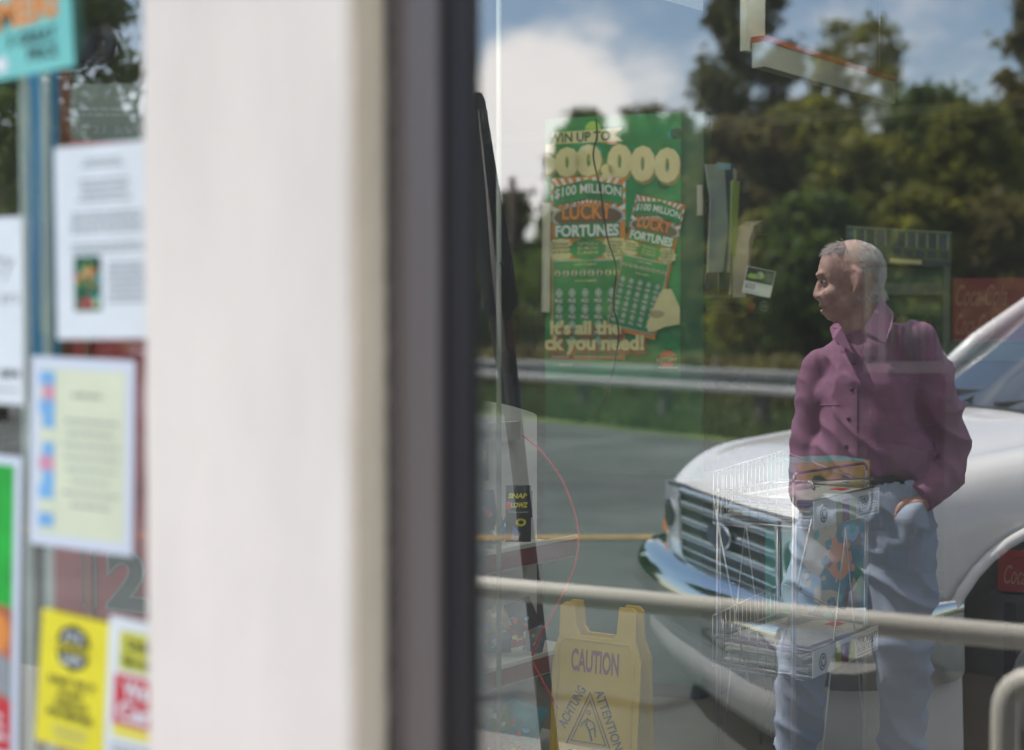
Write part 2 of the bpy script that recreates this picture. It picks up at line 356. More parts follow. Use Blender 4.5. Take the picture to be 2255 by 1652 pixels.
# ------------------------------------------------------------------ furled dark banner leaning on a post
bk = mat('banner_black', (.012, .013, .014), .8, var=.3, scale=12)
a = RU(1212, 1662, 4.2); b = RU(1053, 205, 4.1); d = (b-a).normalized(); foot = a-d*(a.z/d.z); foot.z = 0
h = empty('furled_banner', foot); tag(h, 'tall black furled banner on a slanted dark pole beside the window frame', 'banner')
mb = MB(); mb.tube([foot+d*.02, b-d*.05], [.027, .02], mat('pole_dark', (.035, .032, .03), .6, var=.3, scale=9), 10); wob(mb.build('pole'), h)
mb = MB(); L_ = (b-a).length; pr = []
sd = d.cross(V((0, 1, 0))).normalized()
if sd.x < 0: sd = -sd
for t, wl, wr in ((0, .004, .006), (.02, .03, .016), (.1, .05, .022), (.25, .055, .032), (.5, .06, .052), (.62, .06, .055), (.64, .05, .03), (.9, .03, .026), (1.3, .02, .024)):
    c = b-d*t; rr = []
    for k in range(12):
        an = 2*math.pi*k/12; cx = math.cos(an); rr.append(c+sd*((wr if cx > 0 else wl)*cx)+V((0, .02*math.sin(an), 0)))
    pr.append(rr)
mb.grid(pr, bk, close=True); wob(mb.build('furled_cloth'), h)

# ------------------------------------------------------------------ trees
barkm = mat('bark', (.07, .05, .035), .9, var=.35, scale=14, bump=.6, bscale=30)
def leafmat(nm, a, b): return mat(nm, a, .65, col2=b, scale=.9, var=.25, trans=.55)
LM = {'olive': leafmat('leaf_olive', (.11, .125, .016), (.28, .28, .035)), 'dark': leafmat('leaf_dark', (.06, .075, .02), (.16, .17, .035)),
      'green': leafmat('leaf_green', (.055, .11, .018), (.16, .23, .035)), 'brown': leafmat('leaf_brown', (.10, .085, .026), (.22, .19, .045)), 'yellow': leafmat('leaf_yellow', (.11, .12, .015), (.24, .23, .035))}
def tree(px, top, hw, D, kind, label, base=None, nclump=46, leaves=95, size=.17, low=.25, name='broadleaf_tree', fill=1.0):
    rnd = random.Random(int(px*7+top*3+D*11)); nclump = int(nclump*1.7); leaves = int(leaves*.85)
    T = RU(px, top, D); hwm = hw*D/3130; x, y = T.x, T.y; zb = gz(x, y) if base is None else base
    H = T.z-zb; cz0 = zb+H*low; ch = T.z-cz0
    root = empty(name, (x, y, zb)); tag(root, label, 'tree', 'trees across the road')
    clumps = []
    for i in range(nclump):
        th = rnd.uniform(0, 2*math.pi); t = rnd.random()**.8; zz = cz0+ch*(.06+.88*t)
        prof_ = math.sin(math.pi*min(1, .20+t*.74))**.5
        r_ = hwm*prof_*(.35+.62*math.sqrt(rnd.random()))*fill
        cr = hwm*rnd.uniform(.11, .27)
        clumps.append((V((x+r_*math.cos(th), y+r_*math.sin(th)*.9, zz)), cr))
    mb = MB(); r0 = max(.09, H*.022); lean = V((rnd.uniform(-.3, .3), rnd.uniform(-.3, .3), 0))
    tp = V((x, y, zb+H*.86))+lean; P_ = [V((x, y, zb-.1)), V((x, y, zb+H*.3))+lean*.3, V((x, y, zb+H*.6))+lean*.7, tp]
    mb.tube(P_, [r0*1.25, r0*.85, r0*.5, r0*.15], barkm, 9)
    for c, cr in clumps[:16]:
        s = max(.2, min(.8, (c.z-zb)/H*.75)); b0 = V((x, y, zb+H*s))+lean*s; mb.tube([b0, (b0+c)/2+V((0, 0, -.1*cr)), c], [r0*.38, r0*.22, r0*.07], barkm, 5)
    mb.build('trunk').parent = root
    vs = []; fs = []
    for c, cr in clumps:
        for k in range(leaves):
            q = V((rnd.gauss(0, .62), rnd.gauss(0, .62), rnd.gauss(0, .5)))*cr*1.15; q += c
            a = V((rnd.gauss(0, 1), rnd.gauss(0, 1), rnd.gauss(0, 1))).normalized(); b = a.cross(V((rnd.gauss(0, 1), rnd.gauss(0, 1), rnd.gauss(0, 1)))).normalized()
            s = size*rnd.uniform(.6, 1.3); i = len(vs); vs += [q-a*s, q+b*s*.45, q+a*s, q-b*s*.45]; fs.append((i, i+1, i+2, i+3))
    me = bpy.data.meshes.new('crown'); me.from_pydata(vs, [], fs); me.materials.append(LM[kind]); o = bpy.data.objects.new('crown', me); sc.collection.objects.link(o); o.parent = root
    root_m = Matrix.Translation((x, y, zb)); 
    for ch_ in (o, root.children[0]): ch_.matrix_parent_inverse = root_m.inverted()
    return root
T_ = [ # px, top, half width px, D, kind, label, extra
 (1650, -120, 112, 40, 'dark', 'tall thin dark tree with open ragged crown above the posters', dict(nclump=56, leaves=85, low=.3, size=.17, fill=1.0)),
 (1900, 30, 125, 44, 'olive', 'tall see-through tree whose crown pokes up behind the hanging red-striped sign', dict(nclump=44, leaves=60, low=.35, size=.15)),
 (1830, 110, 60, 43.2, 'yellow', 'small yellow-green tree seen just over the red stripe', dict(nclump=22, leaves=60, low=.5, size=.2)),
 (1640, 250, 120, 35, 'brown', 'dark brownish tree left of the man, behind the brochures', dict(nclump=60, leaves=120)),
 (1780, 215, 130, 36, 'olive', 'olive crowned tree straight under the hanging sign', dict(nclump=60, leaves=120)),
 (1900, 300, 130, 33, 'olive', 'broad olive tree right above the head of the man', dict(nclump=60, leaves=120)),
 (2050, 190, 120, 39, 'green', 'green rounded tree to the right of the hanging sign', dict(nclump=60, leaves=110)),
 (2140, 235, 110, 33.5, 'olive', 'large olive tree above the red soda machine', dict(nclump=64, leaves=120)),
 (2270, 200, 120, 37, 'olive', 'olive tree cut by the right edge of the view', dict(nclump=60, leaves=120)),
 (2400, 260, 120, 36, 'dark', 'dark tree just past the right edge of the view', dict(nclump=50, leaves=100)),
 (2020, 420, 110, 29.5, 'olive', 'low yellow-olive bushy tree behind the dark ticket case', dict(nclump=60, leaves=120, low=.1)),
 (1800, 430, 120, 30, 'green', 'low green tree between the small card and the man', dict(nclump=60, leaves=120, low=.1)),
 (2220, 430, 120, 29, 'brown', 'low brownish tree at the right edge', dict(nclump=60, leaves=120, low=.1)),
 (1690, 470, 100, 31, 'olive', 'low olive tree behind the curled newspaper', dict(nclump=50, leaves=120, low=.1)),
 (1560, 300, 55, 46, 'green', 'slender green tree at the right edge of the lottery poster', dict(nclump=34, leaves=80)),
 (1445, 222, 105, 50, 'dark', 'thin topped tree just over the right half of the lottery poster', dict(nclump=56, leaves=80, size=.2)),
 (1290, 232, 88, 52, 'green', 'thin tree just over the left half of the lottery poster', dict(nclump=56, leaves=80, size=.2)),
 (1225, 455, 45, 48, 'green', 'small round tree left of the lottery poster', dict(nclump=32, leaves=80, size=.24)),
 (1370, 350, 90, 49, 'dark', 'dense tree behind the middle of the lottery poster', dict(nclump=44, leaves=90, size=.26)),
 (1500, 420, 90, 47, 'green', 'dense green tree behind the lower right of the poster', dict(nclump=44, leaves=90, size=.26)),
 (1130, 425, 46, 50, 'dark', 'narrow dark tree beside the utility pole', dict(nclump=30, leaves=80, size=.24)),
 (1010, 400, 80, 50, 'green', 'green tree hidden mostly by the window frame', dict(nclump=30, leaves=80, size=.26)),
 (2290, -60, 80, 26, 'brown', 'tree with drooping twigs in the upper right corner', dict(nclump=26, leaves=40, size=.13, low=.62)),
 (135, -110, 190, 12.5, 'green', 'near tree with fine leaves at the top of the left window', dict(nclump=60, leaves=90, size=.055, low=.5)),
 (40, 250, 190, 34, 'dark', 'dark tree across the road in the left window', dict(nclump=60, leaves=100)),
 (290, 330, 150, 34, 'dark', 'dark tree in the left window close to the column', dict(nclump=60, leaves=100)),
 (600, 300, 150, 40, 'green', 'green tree across the road behind the pale column', dict(nclump=46, leaves=90)),
 (850, 380, 130, 42, 'olive', 'olive tree across the road behind the window frame', dict(nclump=46, leaves=90)),
]
for px, top, hw, D, kind, lab, kw in T_: tree(px, top, hw, D, kind, lab, **kw)
# far wood and scrub: nobody could count it
rnd = random.Random(5); vs = []; fs = []
for i in range(52000):
    px = rnd.uniform(-400, 2600); D = rnd.uniform(40, 62) if px < 1560 else rnd.uniform(34, 48)
    q = RU(px, 600, D); top = 2.6+2.1*noise.noise(V((q.x*.15, q.y*.15, 3)))+(1.6 if px > 1560 else .3)
    z = gz(q.x, q.y)+top*rnd.random(); q.z = z
    a = V((rnd.gauss(0, 1), rnd.gauss(0, 1), rnd.gauss(0, 1))).normalized(); b = a.cross(V((rnd.gauss(0, 1), rnd.gauss(0, 1), rnd.gauss(0, 1)))).normalized(); s = rnd.uniform(.14, .36)
    k = len(vs); vs += [q-a*s, q+b*s*.5, q+a*s, q-b*s*.5]; fs.append((k, k+1, k+2, k+3))
me = bpy.data.meshes.new('scrub_wood'); me.from_pydata(vs, [], fs); me.materials.append(LM['green']); o = bpy.data.objects.new('scrub_wood', me); sc.collection.objects.link(o)
tag(o, 'far mass of undergrowth below the trees across the road', 'undergrowth', kind='stuff')
vs = []; fs = []
for i in range(30000):
    sx = rnd.uniform(-45, 25); p = V((GA.x, GA.y, 0))+GD*sx+GN*(-rnd.uniform(2.2, 5.5)); top = .75+.35*noise.noise(V((sx*.4, 2, 1))); q = V((p.x, p.y, gz(p.x, p.y)+top*rnd.random()))
    a = V((rnd.gauss(0, 1), rnd.gauss(0, 1), rnd.gauss(0, 1))).normalized(); b = a.cross(V((rnd.gauss(0, 1), rnd.gauss(0, 1), rnd.gauss(0, 1)))).normalized(); s = rnd.uniform(.08, .18)
    k = len(vs); vs += [q-a*s, q+b*s*.5, q+a*s, q-b*s*.5]; fs.append((k, k+1, k+2, k+3))
me = bpy.data.meshes.new('low_hedge'); me.from_pydata(vs, [], fs); me.materials.append(LM['brown']); o = bpy.data.objects.new('low_hedge', me); sc.collection.objects.link(o)
tag(o, 'low brownish brush growing just behind the guardrail', 'brush', kind='stuff')
# roadside grass tufts
vs = []; fs = []
for i in range(26000):
    s = -rnd.random()**1.6*5+.8; p = V((GA.x, GA.y, 0))+GD*rnd.uniform(-30, 24)+GN*s; hgt = rnd.uniform(.08, .26)*(1 if s > -2 else 1.8); z = gz(p.x, p.y)+.03; a = rnd.uniform(0, math.pi); dx = V((math.cos(a), math.sin(a), 0))*.03
    k = len(vs); vs += [p+dx+V((0, 0, z)), p-dx+V((0, 0, z)), p+V((rnd.uniform(-.08, .08), rnd.uniform(-.08, .08), z+hgt))]; fs.append((k, k+1, k+2))
me = bpy.data.meshes.new('verge_grass'); me.from_pydata(vs, [], fs); me.materials.append(mat('grass_blades', (.06, .11, .018), .7, col2=(.14, .19, .045), scale=.8, var=.2, trans=.3)); o = bpy.data.objects.new('verge_grass', me); sc.collection.objects.link(o)
tag(o, 'uncut green grass along the road verge', 'grass', kind='stuff')

# ------------------------------------------------------------------ far houses and utility pole
def house(px, py, D, wd, hh, label, col):
    p = RU(px, py, D); z = gz(p.x, p.y); root = empty('house', (p.x, p.y, z)); tag(root, label, 'house', 'houses across the road')
    m = mat('siding_'+col, {'white': (.75, .75, .74), 'pink': (.5, .36, .33)}[col], .7, var=.05); rf = mat('roof_shingle', (.08, .075, .075), .9, var=.2)
    mb = MB(); mb.box((0, 0, hh/2), (wd, wd*.8, hh), m); mb.build('wall', root)
    mb = MB(); mb.prism([(-wd*.55, -wd*.45, hh), (wd*.55, -wd*.45, hh), (0, -wd*.45, hh+wd*.3)], (0, wd*.9, 0), rf); r_ = mb.build('roof', root)
    for x in (-.28, .22):
        mb = MB(); mb.box((wd*x, wd*.4+.01, hh*.55), (wd*.16, .04, hh*.35), mat('dark_pane', (.03, .04, .05), .1)); mb.build('window', root)
    mb = MB(); mb.box((wd*-.02, wd*.4+.01, hh*.36), (wd*.12, .05, hh*.7), mat('door_paint', (.25, .08, .05), .5)); mb.build('door', root)
house(1480, 690, 44, 1.5, 2.0, 'small white house far behind the lottery poster', 'white')
house(1720, 690, 38, 1.2, 1.8, 'pinkish small house right of the small card', 'pink')
house(1948, 700, 38, 1.2, 1.8, 'small white house in front of the face of the man', 'white')
house(1175, 690, 46, 1.4, 1.6, 'tiny white house left of the lottery poster', 'white')
p = RU(1128, 700, 44); z = gz(p.x, p.y); T = RU(1128, 392, 44)
g = empty('utility_pole', (p.x, p.y, z)); tag(g, 'distant wooden utility pole left of the lottery poster', 'utility pole')
mb = MB(); mb.tube([(0, 0, 0), (0, 0, T.z-z)], [.17, .11], barkm, 10); mb.build('pole', g)
mb = MB(); mb.box((0, 0, T.z-z-.5), (1.6, .1, .12), barkm); mb.build('crossarm', g)
for x in (-.7, -.3, .3, .7):
    mb = MB(); mb.tube([(x, 0, T.z-z-.44), (x, 0, T.z-z-.3)], .04, mat('insulator', (.3, .32, .35), .3)); mb.build('insulator', g)

# ================================================================== the shop building
xm0 = UY(850, 700, 0).x; xm1 = UY(1038, 700, -.012).x; XC1 = xm0; YC = -.085; XC0 = UY(313, 700, YC).x
ZB, ZT = .22, 2.72
b_ = empty('shop_building', (-1, 0, 0)); tag(b_, 'shop building with pale painted column, bronze framed windows and an unseen roof overhang added for shade', 'building')
def bpart(mb, name): o = mb.build(name); wob(o, b_); return o
mb = MB(); rows = []                                      # the column, edges slightly uneven
for z in [ -.02+i*.06 for i in range(48)]:
    wv = .0022*noise.noise(V((3, 1, z*9))); wv2 = .0018*noise.noise(V((8, 5, z*12)))
    rows.append([(XC0+wv, .10, z), (XC0+wv, YC+.006, z), (XC0+.006+wv, YC, z), (XC1-.006+wv2, YC, z), (XC1+wv2, YC+.006, z), (XC1+wv2, .10, z)])
mb.grid(rows, STUCCO, smooth=False); mb.poly([rows[-1][i] for i in range(6)], STUCCO); bpart(mb, 'column')
side = mat('jamb_paint', (.95, .78, .61), .65, var=.05, scale=5, bump=.2, bscale=30)
mb = MB(); mb.box((XC1+.003, (YC+.008-.004)/2, 1.38), (.003, .073, 2.74), side); bpart(mb, 'jamb_trim')
mb = MB(); rows = []                                      # ragged bead of sealant between paint and frame
for i in range(180):
    z = .2+i*.014; w_ = .004+.0035*noise.noise(V((4, 4, z*22)))+.002*noise.noise(V((1, 9, z*70))); rows.append([(XC1+.0045, -.004-.001, z), (XC1+.0045+w_*.5, -.011, z), (XC1+.0045+w_*1.6, -.0055, z)])
mb.grid(rows, mat('sealant', (.10, .085, .075), .7, var=.5, scale=40)); bpart(mb, 'sealant_bead')
# frame of the right window
mb = MB(); wA = (xm1-xm0)
mb.box((xm0+.005+wA*.17, .024, 1.45), (wA*.34-.008, .056, 2.56), BRONZE, bev=.003)
mb.box((xm0+wA*.52, .004, 1.45), (wA*.38, .066, 2.56), BRONZE, bev=.006)
mb.box((xm0+wA*.855, .012, 1.45), (wA*.285, .05, 2.56), mat('frame_gasket', (.014, .010, .012), .6), bev=.003); bpart(mb, 'frame_mullion')
def pane(x0, x1, root_name, label):
    mb = MB(); y = .0
    mb.poly([(x0, y, ZB+.05), (x1, y, ZB+.05), (x1, y, ZT-.05), (x0, y, ZT-.05)], GLASS); o = mb.build('glass_pane'); wob(o, b_); o['label'] = label
pane(xm1-.01, 1.32, 'x', 'large clear window pane mirroring the parking lot')
pane(-3.3, XC0+.01, 'x', 'left window pane covered with taped notices')
mb = MB()
for x0, x1 in ((xm1, 1.32), (-3.3, XC0)):
    mb.box(((x0+x1)/2, 0, ZB+.025), (x1-x0, .07, .05), BRONZE, bev=.004); mb.box(((x0+x1)/2, 0, ZT-.025), (x1-x0, .07, .05), BRONZE, bev=.004)
mb.box((1.35, 0, 1.47), (.06, .08, 2.5), BRONZE, bev=.004); mb.box((-3.33, 0, 1.47), (.06, .08, 2.5), BRONZE, bev=.004); bpart(mb, 'window_frame')
mb = MB()
for px in (54, 101):
    x = UY(px, 600, .012).x; mb.box((x, .014, 1.47), (.006, .010, 2.4), mat('pale_trim', (.65, .7, .68), .5))
bpart(mb, 'glazing_bar')
wl = STUCCO2
for nm, c, s in (('sill_wall', (-1, .05, ZB/2-.002), (4.7, .2, ZB-.004)), ('header_wall', (-1, .05, 2.86), (4.76, .2, .276)), ('side_wall', (-6.2, .05, 1.5), (5.6, .2, 2.98)), ('side_wall', (3.4, .05, 1.5), (4.0, .2, 2.98)),
                 ('side_wall', (-9, 4, 1.5), (.2, 7.6, 2.98)), ('side_wall', (5.3, 4, 1.5), (.2, 7.6, 2.98)), ('rear_wall', (-1.85, 7.9, 1.5), (14.1, .2, 2.98))):
    mb = MB(); mb.box(c, s, wl); bpart(mb, nm)
fl = mat('shop_floor_vinyl', (.16, .135, .11), .45, var=.15, scale=3)
mb = MB(); mb.box((-1.85, 4, -.05), (14.2, 7.7, .1), fl); bpart(mb, 'floor')
mb = MB(); mb.box((-1.85, 4, 2.95), (13.9, 7.6, .06), mat('ceiling_tile', (.16, .15, .14), .8, var=.05)); bpart(mb, 'ceiling')
mb = MB(); mb.box((-1.85, 3.75, 3.16), (15.0, 8.9, .28), mat('roof_fascia', (.5, .47, .42), .6, var=.05), bev=.02); bpart(mb, 'roof')  # runs past the front as an unseen overhang added for shade
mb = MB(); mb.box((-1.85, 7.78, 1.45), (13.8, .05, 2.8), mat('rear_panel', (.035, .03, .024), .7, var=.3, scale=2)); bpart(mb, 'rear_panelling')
# ================================================================== the pickup truck
paint = mat('truck_paint', (.78, .78, .77), .3, coat=.7); chrome = mat('chrome', (.78, .8, .82), .07, 1); dkpl = mat('dark_plastic', (.02, .02, .022), .45)
tyre = mat('tyre_rubber', (.018, .018, .018), .8); rimm = mat('rim_alloy', (.4, .4, .42), .3, .9); cglass = mat('car_glass', (.02, .03, .04), .03, coat=1); lens = mat('lamp_lens', (.55, .6, .65), .05, .3, coat=1)
TRX, TRY, TRZ, TRA = -1.92, -4.27, -.28, R(140)
tr = empty('pickup_truck', (TRX, TRY, TRZ), TRA); tag(tr, 'white pickup truck with chrome bumper parked facing the shop behind the man', 'pickup truck')
tr.rotation_euler = (0, R(2.0), TRA)
def mir(pts): return pts+[(a, -b, c) for a, b, c in reversed(pts[:-1])]
def sect(x, wl, zt, zb_, zs, crown=.03):                   # half cross-section, near side Y negative, bottom to centre
    W = wl
    return [(x, -W*.985, zb_), (x, -W, zb_+(zs-zb_)*.35), (x, -W, zb_+(zs-zb_)*.7), (x, -W*.985, zs), (x, -W*.955, zs+(zt-zs)*.5), (x, -W*.90, zs+(zt-zs)*.83), (x, -W*.80, zt-.01), (x, -W*.72, zt-.028), (x, -W*.6, zt+.002), (x, -W*.3, zt+crown*.8), (x, 0, zt+crown)]
def archz(x):
    for cx in (-.98, -4.55):
        d = .52**2-(x-cx)**2
        if d > 0: return max(.45, .46+math.sqrt(d)*1.05)
    return .45
front = [(-.05, .80, 1.00, 0.84, .93), (-.055, .83, 1.045, .80, .95), (-.085, .87, 1.09, .76, .97), (-.15, .91, 1.145, .68, .99), (-.22, .94, 1.185, .62, 1.02), (-.30, .96, 1.22, .6, 1.05)]
mb = MB(); st = front+[(-.30-.098*k-.0001, .975, 1.225+.135*(.1*k/1.1), 0, 1.08+.06*(.1*k/1.1)) for k in range(1, 12)]
secs = []
for x, W, zt, zb_, zs in st:
    zb_ = max(zb_, archz(x)) if x > -.4 else archz(x)
    secs.append(mir(sect(x, W, zt, zb_, zs)))
mb.grid(secs, paint); mb.poly(secs[0], paint); wobx = mb.build('hood_and_fenders', tr)
md = wobx.modifiers.new('s', 'SUBSURF'); md.levels = 1; md.render_levels = 1
# wheel arch lips and liners, bed and cab sides
mb = MB(); secs = []
x = -1.385
while x > -5.75:
    zt = 1.36 if x > -3.35 else 1.33
    zb_ = archz(x); s_ = [(x, -.96, zb_), (x, -.99, zb_+(.95-zb_)*.5), (x, -.985, .98), (x, -.975, 1.15), (x, -.95, zt)]
    secs.append(s_+[(a, -b, c) for a, b, c in reversed(s_)]); x -= .085
mb.grid(secs, paint); mb.poly(secs[-1][::-1], paint); 
mb.box((-2.35, 0, 1.352), (1.95, 1.86, .01), dkpl); mb.box((-4.55, 0, .85), (2.2, 1.8, .04), dkpl); mb.box((-3.38, 0, 1.1), (.04, 1.86, .5), paint); mb.build('body_side', tr)
for sy in (-1, 1):
    for nm, x0_, x1_ in (('door', -1.45, -2.45), ('door', -2.48, -3.3)):
        mb = MB(); mb.box(((x0_+x1_)/2, sy*.992, .88), (abs(x1_-x0_), .012, .72), paint, bev=.005); d_ = mb.build(nm, tr)
        mb = MB(); mb.box((x1_+.12, sy*1.012, 1.12), (.16, .025, .03), dkpl, bev=.005); mb.build('handle', d_)
    for cx in (-.98, -4.55):
        mb = MB(); rows = [[], []]
        for k in range(21):
            a = math.pi*k/20; 
            for r_, (rad, yy) in zip(rows, ((.53, .982), (.60, 1.012))): r_.append((cx+rad*math.cos(a), sy*(.98 if rad < .55 else .990), .46+rad*math.sin(a)*1.04))
        pts = [(cx+.535*math.cos(math.pi*k/20), sy*.995, .46+.535*math.sin(math.pi*k/20)*1.05) for k in range(21)]
        mb.tube(pts, .022, paint, 8)
        mb.grid([[(cx+.51*math.cos(math.pi*k/20), sy*yy, .44+.51*math.sin(math.pi*k/20)) for k in range(21)] for yy in (.96, .55)], dkpl); mb.build('wheel_arch', tr)
        wl_ = MB(); wl_.tube([(cx, sy*.72, .40), (cx, sy*.74, .40), (cx, sy*.94, .40), (cx, sy*.97, .40)], [.36, .40, .40, .36], tyre, 28); we = wl_.build('wheel', tr)
        mb = MB(); mb.tube([(cx, sy*.955, .40), (cx, sy*.980, .40)], [.24, .23], rimm, 24)
        for k in range(8):
            a = k*math.pi/4; mb.box((cx+.13*math.cos(a), sy*.985, .40+.13*math.sin(a)), (.17, .02, .05), rimm, Matrix.Rotation(-a, 3, 'Y'), bev=.004)
        mb.tube([(cx, sy*.97, .4), (cx, sy*1.0, .4)], .06, chrome, 14); mb.build('rim', we)
# cab glasshouse
roofz = 1.98
A_ = {s: (V((-1.42, s*.80, 1.37)), V((-2.1, s*.70, roofz-.04))) for s in (-1, 1)}
C_ = {s: (V((-3.3, s*.84, 1.36)), V((-3.15, s*.70, roofz-.04))) for s in (-1, 1)}
mb = MB(); rr = []
for x, z in ((-2.08, roofz-.05), (-2.2, roofz-.005), (-2.6, roofz+.02), (-3.05, roofz), (-3.18, roofz-.05)):
    rr.append([(x, y, z-(.05 if abs(y) > .68 else 0)-.02*(y/.7)**2) for y in (-.73, -.66, -.35, 0, .35, .66, .73)])
mb.grid(rr, paint)
for s in (-1, 1):
    for a, b, r_ in ((V((-1.36, s*.86, 1.34)), V((-2.12, s*.72, roofz-.06)), .048), (V((-2.45, s*.90, 1.36)), V((-2.5, s*.73, roofz-.06)), .03), (V((-3.32, s*.88, 1.36)), V((-3.16, s*.72, roofz-.06)), .055)):
        mb.tube([a, (a+b)/2+V((.03, s*.01, .02)), b], r_, paint, 8)
    mb.tube([(-2.1, s*.725, roofz-.06), (-3.16, s*.725, roofz-.06)], .04, paint, 8)
mb.build('cab_roof', tr)
mb = MB(); g_ = []
for t in (0, .33, .66, 1):
    x = -1.38-.74*t; z = 1.355+(roofz-.07-1.355)*t; W = .84-.12*t; g_.append([(x+.09*(1-(y/W)**2), y, z+.02) for y in (-W, -W*.5, 0, W*.5, W)])
mb.grid(g_, cglass); mb.build('windshield', tr)
for s in (-1, 1):
    mb = MB(); mb.grid([[(-1.5, s*.88, 1.36), (-2.45, s*.88, 1.36), (-3.25, s*.87, 1.36)], [(-2.15, s*.73, roofz-.08), (-2.5, s*.73, roofz-.08), (-3.15, s*.73, roofz-.08)]], cglass, smooth=False); mb.build('side_window', tr)
    mb = MB(); mb.box((-1.62, s*1.10, 1.48), (.10, .20, .25), paint, bev=.03); mb.box((-1.62, s*.97, 1.40), (.05, .16, .04), dkpl); mb.build('mirror', tr)
    mb = MB(); mb.tube([(-1.30, s*.12+.1, 1.40), (-1.42, s*.30, 1.425), (-1.47, s*.62, 1.44)], .010, dkpl, 6); mb.box((-1.40, s*.35, 1.435), (.04, .62, .02), dkpl, Matrix.Rotation(-s*.12, 3, 'Z')); mb.build('wiper', tr)
mb = MB(); mb.box((-1.37, 0, 1.375), (.17, 1.66, .02), dkpl, bev=.005); mb.build('cowl_panel', tr)
# front: grille, lamps, bumper
mb = MB(); mb.box((-.075, 0, .90), (.07, 1.60, .30), dkpl, bev=.02); gr_ = mb.build('grille', tr)
satin = mat('satin_chrome', (.6, .62, .63), .25, 1)
mb = MB()
for z in (1.03, .765): mb.box((-.035, 0, z), (.035, 1.12, .022), chrome, bev=.008)
for s in (-1, 1): mb.box((-.035, s*.55, .898), (.035, .022, .24), chrome, bev=.008)
for z in (.972, .90, .828): mb.box((-.034, 0, z), (.035, 1.06, .036), satin, bev=.012)
mb.build('chrome_bars', gr_)
mb = MB(); pts = [(.0, .12*math.cos(2*math.pi*k/20), .90+.052*math.sin(2*math.pi*k/20)) for k in range(20)]
mb.prism(pts, (.012, 0, 0), mat('emblem_blue', (.015, .03, .07), .2, coat=1)); mb.tube(pts, .007, chrome, 6, closed=True); mb.build('emblem', gr_)
for s in (-1, 1):
    mb = MB(); rr = []
    for z in (.76, .83, .90, .98, 1.04):
        rr.append([(-.03-.0*abs(z-.94), s*.585, z), (-.025, s*.68, z), (-.035, s*.78, z), (-.075, s*.87, z), (-.19, s*.935, z*.99+.01), (-.30, s*.970, z*.97+.035)])
    mb.grid(rr, lens); hl = mb.build('headlight', tr)
    mb = MB(); mb.tube([(-.0275, s*.69, .90), (-.020, s*.69, .90)], .075, chrome, 18); mb.tube([(-.02, s*.69, .90), (-.016, s*.69, .90)], .055, dkpl, 18); mb.tube([(-.05, s*.83, .83), (-.045, s*.83, .83)], .035, mat('amber', (.6, .2, .02), .3), 12); mb.build('reflector', hl)
mb = MB(); rr = []
for z, dx_ in ((.77, -.06), (.775, .07), (.745, .14), (.65, .19), (.54, .17), (.47, .10)):
    rr.append([(-.55+ .1*(dx_-.1), -1.0-dx_*.1, z), (-.36, -1.01-dx_*.2, z), (-.18, -1.0-dx_*.2, z), (-.04+dx_*.8, -.93, z), (-.02+dx_, -.72, z), (.02+dx_, -.4, z), (.03+dx_, 0, z)])
rr = [mir(r_) for r_ in rr]; mb.grid(rr, chrome); bp_ = mb.build('front_bumper', tr); md = bp_.modifiers.new('s', 'SUBSURF'); md.levels = 1; md.render_levels = 2
mb = MB(); rr = []
for z, dx_ in ((.50, .12), (.38, .12), (.26, .07), (.16, -.02), (.13, -.12)):
    rr.append(mir([(-.55, -.985, z), (-.36, -.985, z), (-.20, -.96, z), (-.10+dx_*.8, -.87, z), (-.04+dx_, -.72, z), (.0+dx_, -.4, z), (.01+dx_, 0, z)]))
mb.grid(rr, paint); mb.build('valance', tr)

mb = MB(); mb.box((-2.8, 0, .5), (5.0, 1.3, .2), dkpl); mb.box((-5.8, 0, .62), (.12, 1.8, .18), chrome, bev=.02); mb.build('chassis', tr)

# ================================================================== the man
RM = V((RT.x, -RT.y, 0))
def lat(c): return (M_(c)-CAM).dot(RT)

MD = 4.3; PPM = 3130/MD
class Fig:
    def __init__(s): s.mb = MB()
    def p(s, px, py, dD=0): return RU(px, py, MD+dD)
    def cap(s, a, b, ra, rb, n=7):      # tapered limb with round ends
        a, b = V(a), V(b); m = WHITE
        k = max(2, int((b-a).length/min(ra, rb)*1.3))
        s.mb.tube([a+(b-a)*i/k for i in range(k+1)], [ra+(rb-ra)*i/k for i in range(k+1)], m, 14)
        s.mb.ball(a, ra, ra, ra, m); s.mb.ball(b, rb, rb, rb, m)
    def chain(s, L_):
        for (p, r_), (q, t_) in zip(L_, L_[1:]): s.cap(p, q, r_, t_)
    def el(s, c, rx, ry, rz, rot=None): s.mb.ball(c, rx, ry, rz, WHITE, rot, 20, 14)
    def build(s, name, m, vox, smooth, disp=None, parent=None):
        o = s.mb.build(name+'_raw'); r = o.modifiers.new('r', 'REMESH'); r.mode = 'VOXEL'; r.voxel_size = vox; r.use_smooth_shade = True
        sm = o.modifiers.new('s', 'SMOOTH'); sm.factor = .5; sm.iterations = smooth
        bpy.context.view_layer.update(); dg = bpy.context.evaluated_depsgraph_get(); me = bpy.data.meshes.new_from_object(o.evaluated_get(dg)); bpy.data.objects.remove(o)
        me.materials.clear(); me.materials.append(m); me.name = name
        for p_ in me.polygons: p_.use_smooth = True; p_.material_index = 0
        if disp:
            ns = [v.normal.copy() for v in me.vertices]
            for v, n_ in zip(me.vertices, ns): v.co += disp(v.co, n_)
        o = bpy.data.objects.new(name, me); sc.collection.objects.link(o)
        if parent: o.parent = parent
        return o
    def cut(s): pass
m = lambda px: px/PPM
skin = mat('skin', (.50, .30, .245), .5, col2=(.58, .37, .31), scale=45, var=.16, spec=.3, bump=.2, bscale=160)
